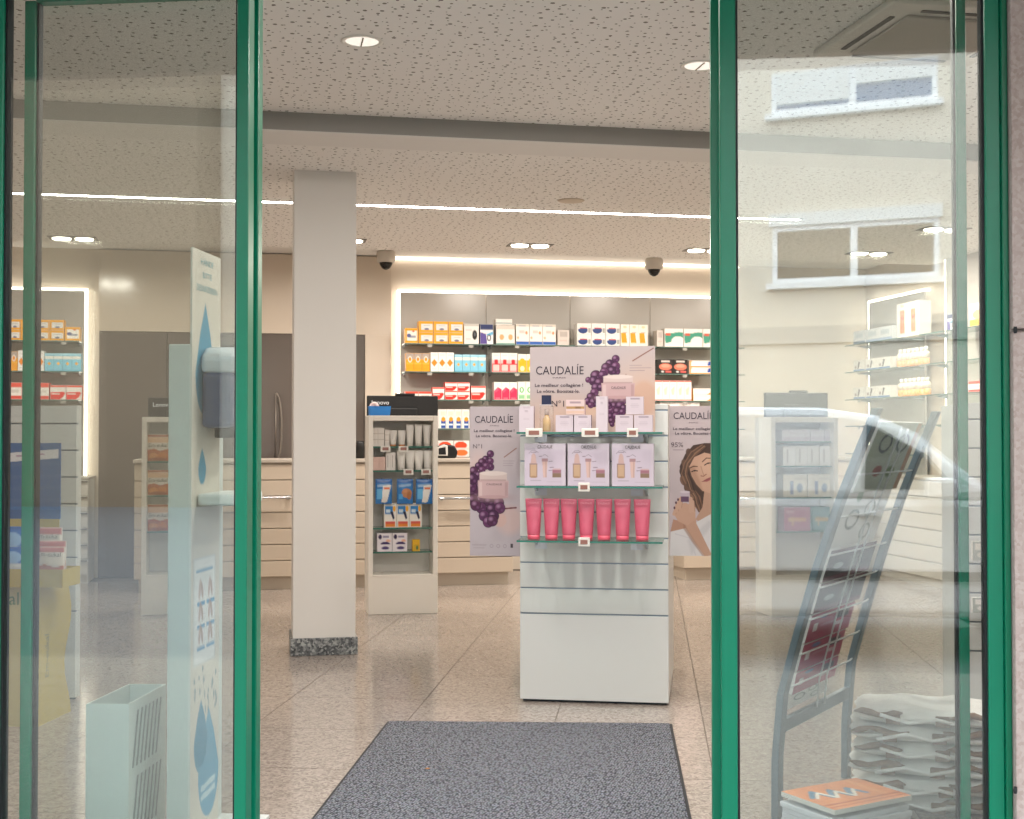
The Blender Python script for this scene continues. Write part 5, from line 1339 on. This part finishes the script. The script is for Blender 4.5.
# ------------------------------------------------------------------ pile of magazines on the floor
mp = ground(846, 795, .15)
ms = Frame(mp[0], mp[1], 30)
cov = Art(0, 0, 30, 22, 2.2, 'd98a58')
cov.rect(0, 17, 30, 18, 'a8542e').rect(0, 19.5, 30, 20.2, 'b86038').rect(24, 0, 26, 17, 'e09a68').line([(3,10),(7,5),(9,12),(13,6),(15,13),(19,7),(21,13)], .9, '5f86a0').line([(4,11),(8,6.5),(10,13),(14,7.5),(16,14),(20,8.5)], .5, 'e6e2d6')
for i in range(9):
    w_, h_ = .30, .22
    if i in (8,):
        me_ = board_mesh('magazine', cov, w_, h_, .014, 'd9d6d0'); o = link('magazine', me_, None, loc=ms.W(0, -h_ / 2, .155), rot=(-math.pi / 2, 0, ms.a))
        o.rotation_euler = (-math.pi / 2, 0, ms.a); 
        tag(o, 'orange covered magazine with blue zigzag on top of the floor pile', 'magazine', 'magazines piled on the floor')
    else:
        m_ = MB().box(-w_/2, w_/2, -h_/2, h_/2, 0, .0155)
        o = m_.build('magazine', [M('cfd3d8' if i > 1 else 'a8485a', .5)], None, .003)
        dx_, dy_ = random.uniform(-.006, .006), random.uniform(-.006, .006)
        o.location = ms.W(dx_, dy_, i * .016 + .0005); o.rotation_euler = (0, 0, ms.a + random.uniform(-.03, .03))
        tag(o, ('lowest red', 'second lowest red', 'third lowest pale', 'fourth lowest pale', 'fifth lowest pale', 'third pale', 'second pale', 'first pale')[i] + (' magazine in the pile on the floor by the rack' if i < 5 else ' magazine below the orange cover in the floor pile'), 'magazine', 'magazines piled on the floor')

# ------------------------------------------------------------------ entrance mat
def mat_weave():
    m = bpy.data.materials.new('ribbed_carpet'); m.use_nodes = True
    nt = m.node_tree; b = nt.nodes['Principled BSDF']; b.inputs['Roughness'].default_value = .95; b.inputs['Specular IOR Level'].default_value = .1
    tc = nt.nodes.new('ShaderNodeTexCoord')
    mp = nt.nodes.new('ShaderNodeMapping'); mp.inputs['Scale'].default_value = (1, .55, 1); mp.inputs['Rotation'].default_value = (0, 0, .5)
    nt.links.new(tc.outputs['Object'], mp.inputs['Vector'])
    v = nt.nodes.new('ShaderNodeTexVoronoi'); v.inputs['Scale'].default_value = 120; v.inputs['Randomness'].default_value = .6
    nt.links.new(mp.outputs['Vector'], v.inputs['Vector'])
    n = nt.nodes.new('ShaderNodeTexNoise'); n.inputs['Scale'].default_value = 60; nt.links.new(tc.outputs['Object'], n.inputs['Vector'])
    r = nt.nodes.new('ShaderNodeValToRGB'); e = r.color_ramp.elements
    e[0].position = .1; e[0].color = (*lin('848a98'), 1); e[1].position = .7; e[1].color = (*lin('32353f'), 1)
    nt.links.new(v.outputs['Distance'], r.inputs['Fac'])
    mx = nt.nodes.new('ShaderNodeMix'); mx.data_type = 'RGBA'; mx.blend_type = 'MULTIPLY'; mx.inputs['Factor'].default_value = .5
    nt.links.new(r.outputs['Color'], mx.inputs['A']); nt.links.new(n.outputs['Color'], mx.inputs['B'])
    hs_ = nt.nodes.new('ShaderNodeHueSaturation'); hs_.inputs['Saturation'].default_value = .6; hs_.inputs['Value'].default_value = 1.3
    nt.links.new(mx.outputs['Result'], hs_.inputs['Color']); nt.links.new(hs_.outputs['Color'], b.inputs['Base Color'])
    bp_ = nt.nodes.new('ShaderNodeBump'); bp_.inputs['Strength'].default_value = .8; bp_.inputs['Distance'].default_value = .004; bp_.invert = True
    nt.links.new(v.outputs['Distance'], bp_.inputs['Height']); nt.links.new(bp_.outputs['Normal'], b.inputs['Normal'])
    return m
mc = [ground(387.5, 722.5), ground(672, 725), ground(692, 822), ground(310, 822)]
# extend the near edge to just inside the leaves
def ext(p, q):
    L0, L1 = D.L(*p), D.L(*q); t = (.17 - L0[1]) / (L1[1] - L0[1]); return (p[0] + (q[0] - p[0]) * t, p[1] + (q[1] - p[1]) * t)
mc[3] = ext(mc[0], mc[3]); mc[2] = ext(mc[1], mc[2])
cx_ = sum(p[0] for p in mc) / 4; cy_ = sum(p[1] for p in mc) / 4
mt = thing('door_mat', 'large dark grey ribbed carpet mat on the floor inside the entrance', 'mat', (cx_, cy_, 0))
P = [(p[0] - cx_, p[1] - cy_) for p in mc]
def inset(P, d):
    out = []
    for i in range(4):
        x, y_ = P[i]; L_ = math.hypot(x, y_); out.append((x * (1 - d / L_ * 1.4), y_ * (1 - d / L_ * 1.4)))
    return out
MB().prism(P[::-1], .0002, .005, axis='z').build('rubber_border', M('2a2b2e', .8), mt)
MB().prism(inset(P, .016)[::-1], .005, .012, axis='z').build('carpet', mat_weave(), mt, .002)
tag(MB().lathe([(.003, 0), (.008, .002), (.003, .004)], 6, sx=1.3).build('leaf_crumb', M('b07a4a', .8), None, loc=(*ground(427.5, 769, .012), .012)), 'tiny orange-brown crumb lying on the grey mat', 'crumb')

# ------------------------------------------------------------------ the street behind the viewer, seen in the glass
ASPH = M('5a5c60', .9, noise=.08, scale=20, name='asphalt')
PAVE = granite('pavement_stone', '6f6d6a', '7e7c78', '8a8884', 60, .85, .3)
struct(MB().box(-40, 40, -4.2, -.42, -.35, -.15).build('pavement', PAVE, None, loc=D.W(0, 0), rot=(0, 0, D.a)))
struct(MB().box(-60, 60, -45, -4.2, -.5, -.25).build('road', ASPH, None, loc=D.W(0, 0), rot=(0, 0, D.a)))
def mirror_frame(X, Y, deg):
    """frame of a facade whose mirror image stands at (X, Y) with heading deg"""
    l = D.L(X, Y); p = D.W(l[0], -l[1]); return Frame(p[0], p[1], 2 * DA - deg), Frame(X, Y, deg)
FA, VA = mirror_frame(5.85, 22.0, -23.0)
FAC = M('d4cdc0', .9, noise=.03, scale=3, name='cream_render')
SHUT = M('d9dcdc', .5, name='white_shutter'); WFR = M('e9ecee', .4, name='white_window_frame')
WGL = M('6a6458', .08, name='dim_window_glass'); WGB = M('7e8fa6', .05, name='sky_window_glass')
ba = thing('apartment_building', 'cream rendered house across the street with white shuttered windows, reflected in the glass', 'building', FA.W(0, 0, -.25), FA.a)
aw0, aw1 = VA.px(206, 300, 0)[0], VA.px(1180, 300, 0)[0]
MB().box(aw0, aw1 + 25, -4, -.12, 0, 9.5).build('wall', FAC, ba)
def house_window(pl, pr, pt, pb, sh, glass, dxx=0.0, dz=0.0):
    x0, zb = VA.px(pl, pb, 0); x1, zt = VA.px(pr, pt, 0); x0 += dxx; x1 += dxx; zb += .25 + dz; zt += .25 + dz
    wv = MB().box(x0, x1, -.14, -.10, zb, zt).build('window', WFR, ba)
    xm_ = (x0 + x1) / 2; f_ = .09
    for a_, b_ in ((x0 + f_, xm_ - f_ * .7), (xm_ + f_ * .7, x1 - f_)):
        MB().box(a_, b_, -.105, -.09, zb + f_, zt - f_).build('pane', glass, wv)
    if sh:
        MB().box(x0 + f_, xm_ - f_ * .7, -.09, -.06, zb + f_ + (zt - zb) * .1, zt - .02).build('shutter', SHUT, wv)
        MB().box(xm_ + f_ * .7, x1 - f_, -.09, -.06, zb + f_ + (zt - zb) * .42, zt - .02).build('shutter', SHUT, wv)
    else:
        MB().box(x0 - .05, x1 + .05, -.12, -.03, zt, zt + .22).build('shutter_box', SHUT, wv)
    MB().box(x0 - .1, x1 + .1, -.12, .02, zb - .1, zb).build('sill', WFR, wv)
for k in range(-3, 2):
    house_window(771, 938, 53, 113, True, WGB, k * 5.2); house_window(772, 940, 215, 283, False, WGL, k * 5.2)
MB().box(aw0, aw1 + 4, -.12, -.06, 3.05, 3.35).build('string_course', M('b9b6ae', .9), ba)
FB, VB = mirror_frame(-9.0, 26.0, -6.02)
bb = thing('brown_house', 'brown gabled house across the street, reflected in the left glass', 'building', FB.W(0, 0, -.25), FB.a)
xr_ = VB.px(194, 300, 0)[0]
MB().prism([(xr_ - 30, 0), (xr_, 0), (xr_, 10.5), (xr_ - 4.5, 13.5), (xr_ - 9, 10.5), (xr_ - 30, 10.5)], -5, 0).build('wall', M('6f6252', .9), bb)
MB().prism([(xr_ + .1, 10.3), (xr_ + .1, 10.6), (xr_ - 4.5, 13.8), (xr_ - 9.2, 10.6), (xr_ - 30, 10.6), (xr_ - 30, 10.4), (xr_ - 9.1, 10.4), (xr_ - 4.5, 13.5)], -5.2, .4).build('roof', M('5c4a3e', .8), bb)

# parked white car at the kerb
FC, VC = mirror_frame(2.0, 8.25, -6.02)
car = thing('parked_car', 'white car parked at the kerb, reflected in the right glass', 'car', FC.W(0, 0, -.25), FC.a)
CARW = M('f4f6f8', .2, name='car_white', coat=.6); CGL = M('3a4650', .03, name='car_glass', spec=.8)
body = [(-2.2, .28), (2.15, .28), (2.28, .45), (2.25, .75), (2.05, .92), (1.15, 1.04), (-2.1, 1.06), (-2.28, .9), (-2.3, .5)]
MB().prism(body, -1.72, 0).build('body', CARW, car, .05)
cab = [(-2.08, 1.04), (1.12, 1.04), (.92, 1.2), (.62, 1.46), (.35, 1.58), (0, 1.63), (-1.3, 1.64), (-1.8, 1.6), (-2.0, 1.4)]
vs = [(x, -.0 - max(0, z - 1.04) * .22, z) for x, z in cab] + [(x, -1.72 + max(0, z - 1.04) * .22, z) for x, z in cab]
n_ = len(cab)
MB().add(vs, [tuple(range(n_))[::-1], tuple(range(n_, 2*n_))] + [(i, (i+1) % n_, n_ + (i+1) % n_, n_ + i) for i in range(n_)]).build('cabin', CARW, car, .05)
xw = VC.px(866, 450, 0)[0]
for pl in ([(xw, 1.1), (.84, 1.1), (.66, 1.32), (.36, 1.5), (xw + .03, 1.52)],):
    vs = [(x, .008 - (z - 1.04) * .22, z) for x, z in pl] + [(x, -.03 - (z - 1.04) * .22, z) for x, z in pl]; n_ = len(pl)
    MB().add(vs, [tuple(range(n_))[::-1], tuple(range(n_, 2*n_))] + [(i, (i+1) % n_, n_ + (i+1) % n_, n_ + i) for i in range(n_)]).build('side_window', CGL, car)
for x in (-1.4, 1.4):
    for y_ in (-.1, -1.55):
        seg = 24; w_ = MB()
        pr = [(x + .31 * math.cos(2*math.pi*k/seg), .31 + .31 * math.sin(2*math.pi*k/seg)) for k in range(seg)]
        wh = w_.prism(pr, y_ - .1, y_ + .12).build('wheel', M('1a1b1d', .8), car, .02)
        pr2 = [(x + .19 * math.cos(2*math.pi*k/seg), .31 + .19 * math.sin(2*math.pi*k/seg)) for k in range(seg)]
        MB().prism(pr2, y_ + .12, y_ + .13).build('wheel_rim', M('a9adb0', .3, .8), wh)
MB().box(-1.0, -.85, .0, .02, .93, .96).build('door_handle', CARW, car, .006); MB().box(.2, .35, .0, .02, .93, .96).build('door_handle', CARW, car, .006)
MB().box(.62, .8, .01, .16, 1.04, 1.18).build('wing_mirror', CARW, car, .03)
MB().box(-2.2, 2.15, .0, .015, .52, .58).build('side_moulding', M('33363a', .6), car)
MB().box(2.2, 2.29, -.35, -.05, .66, .82).build('headlamp', M('d9dee2', .1), car, .02)
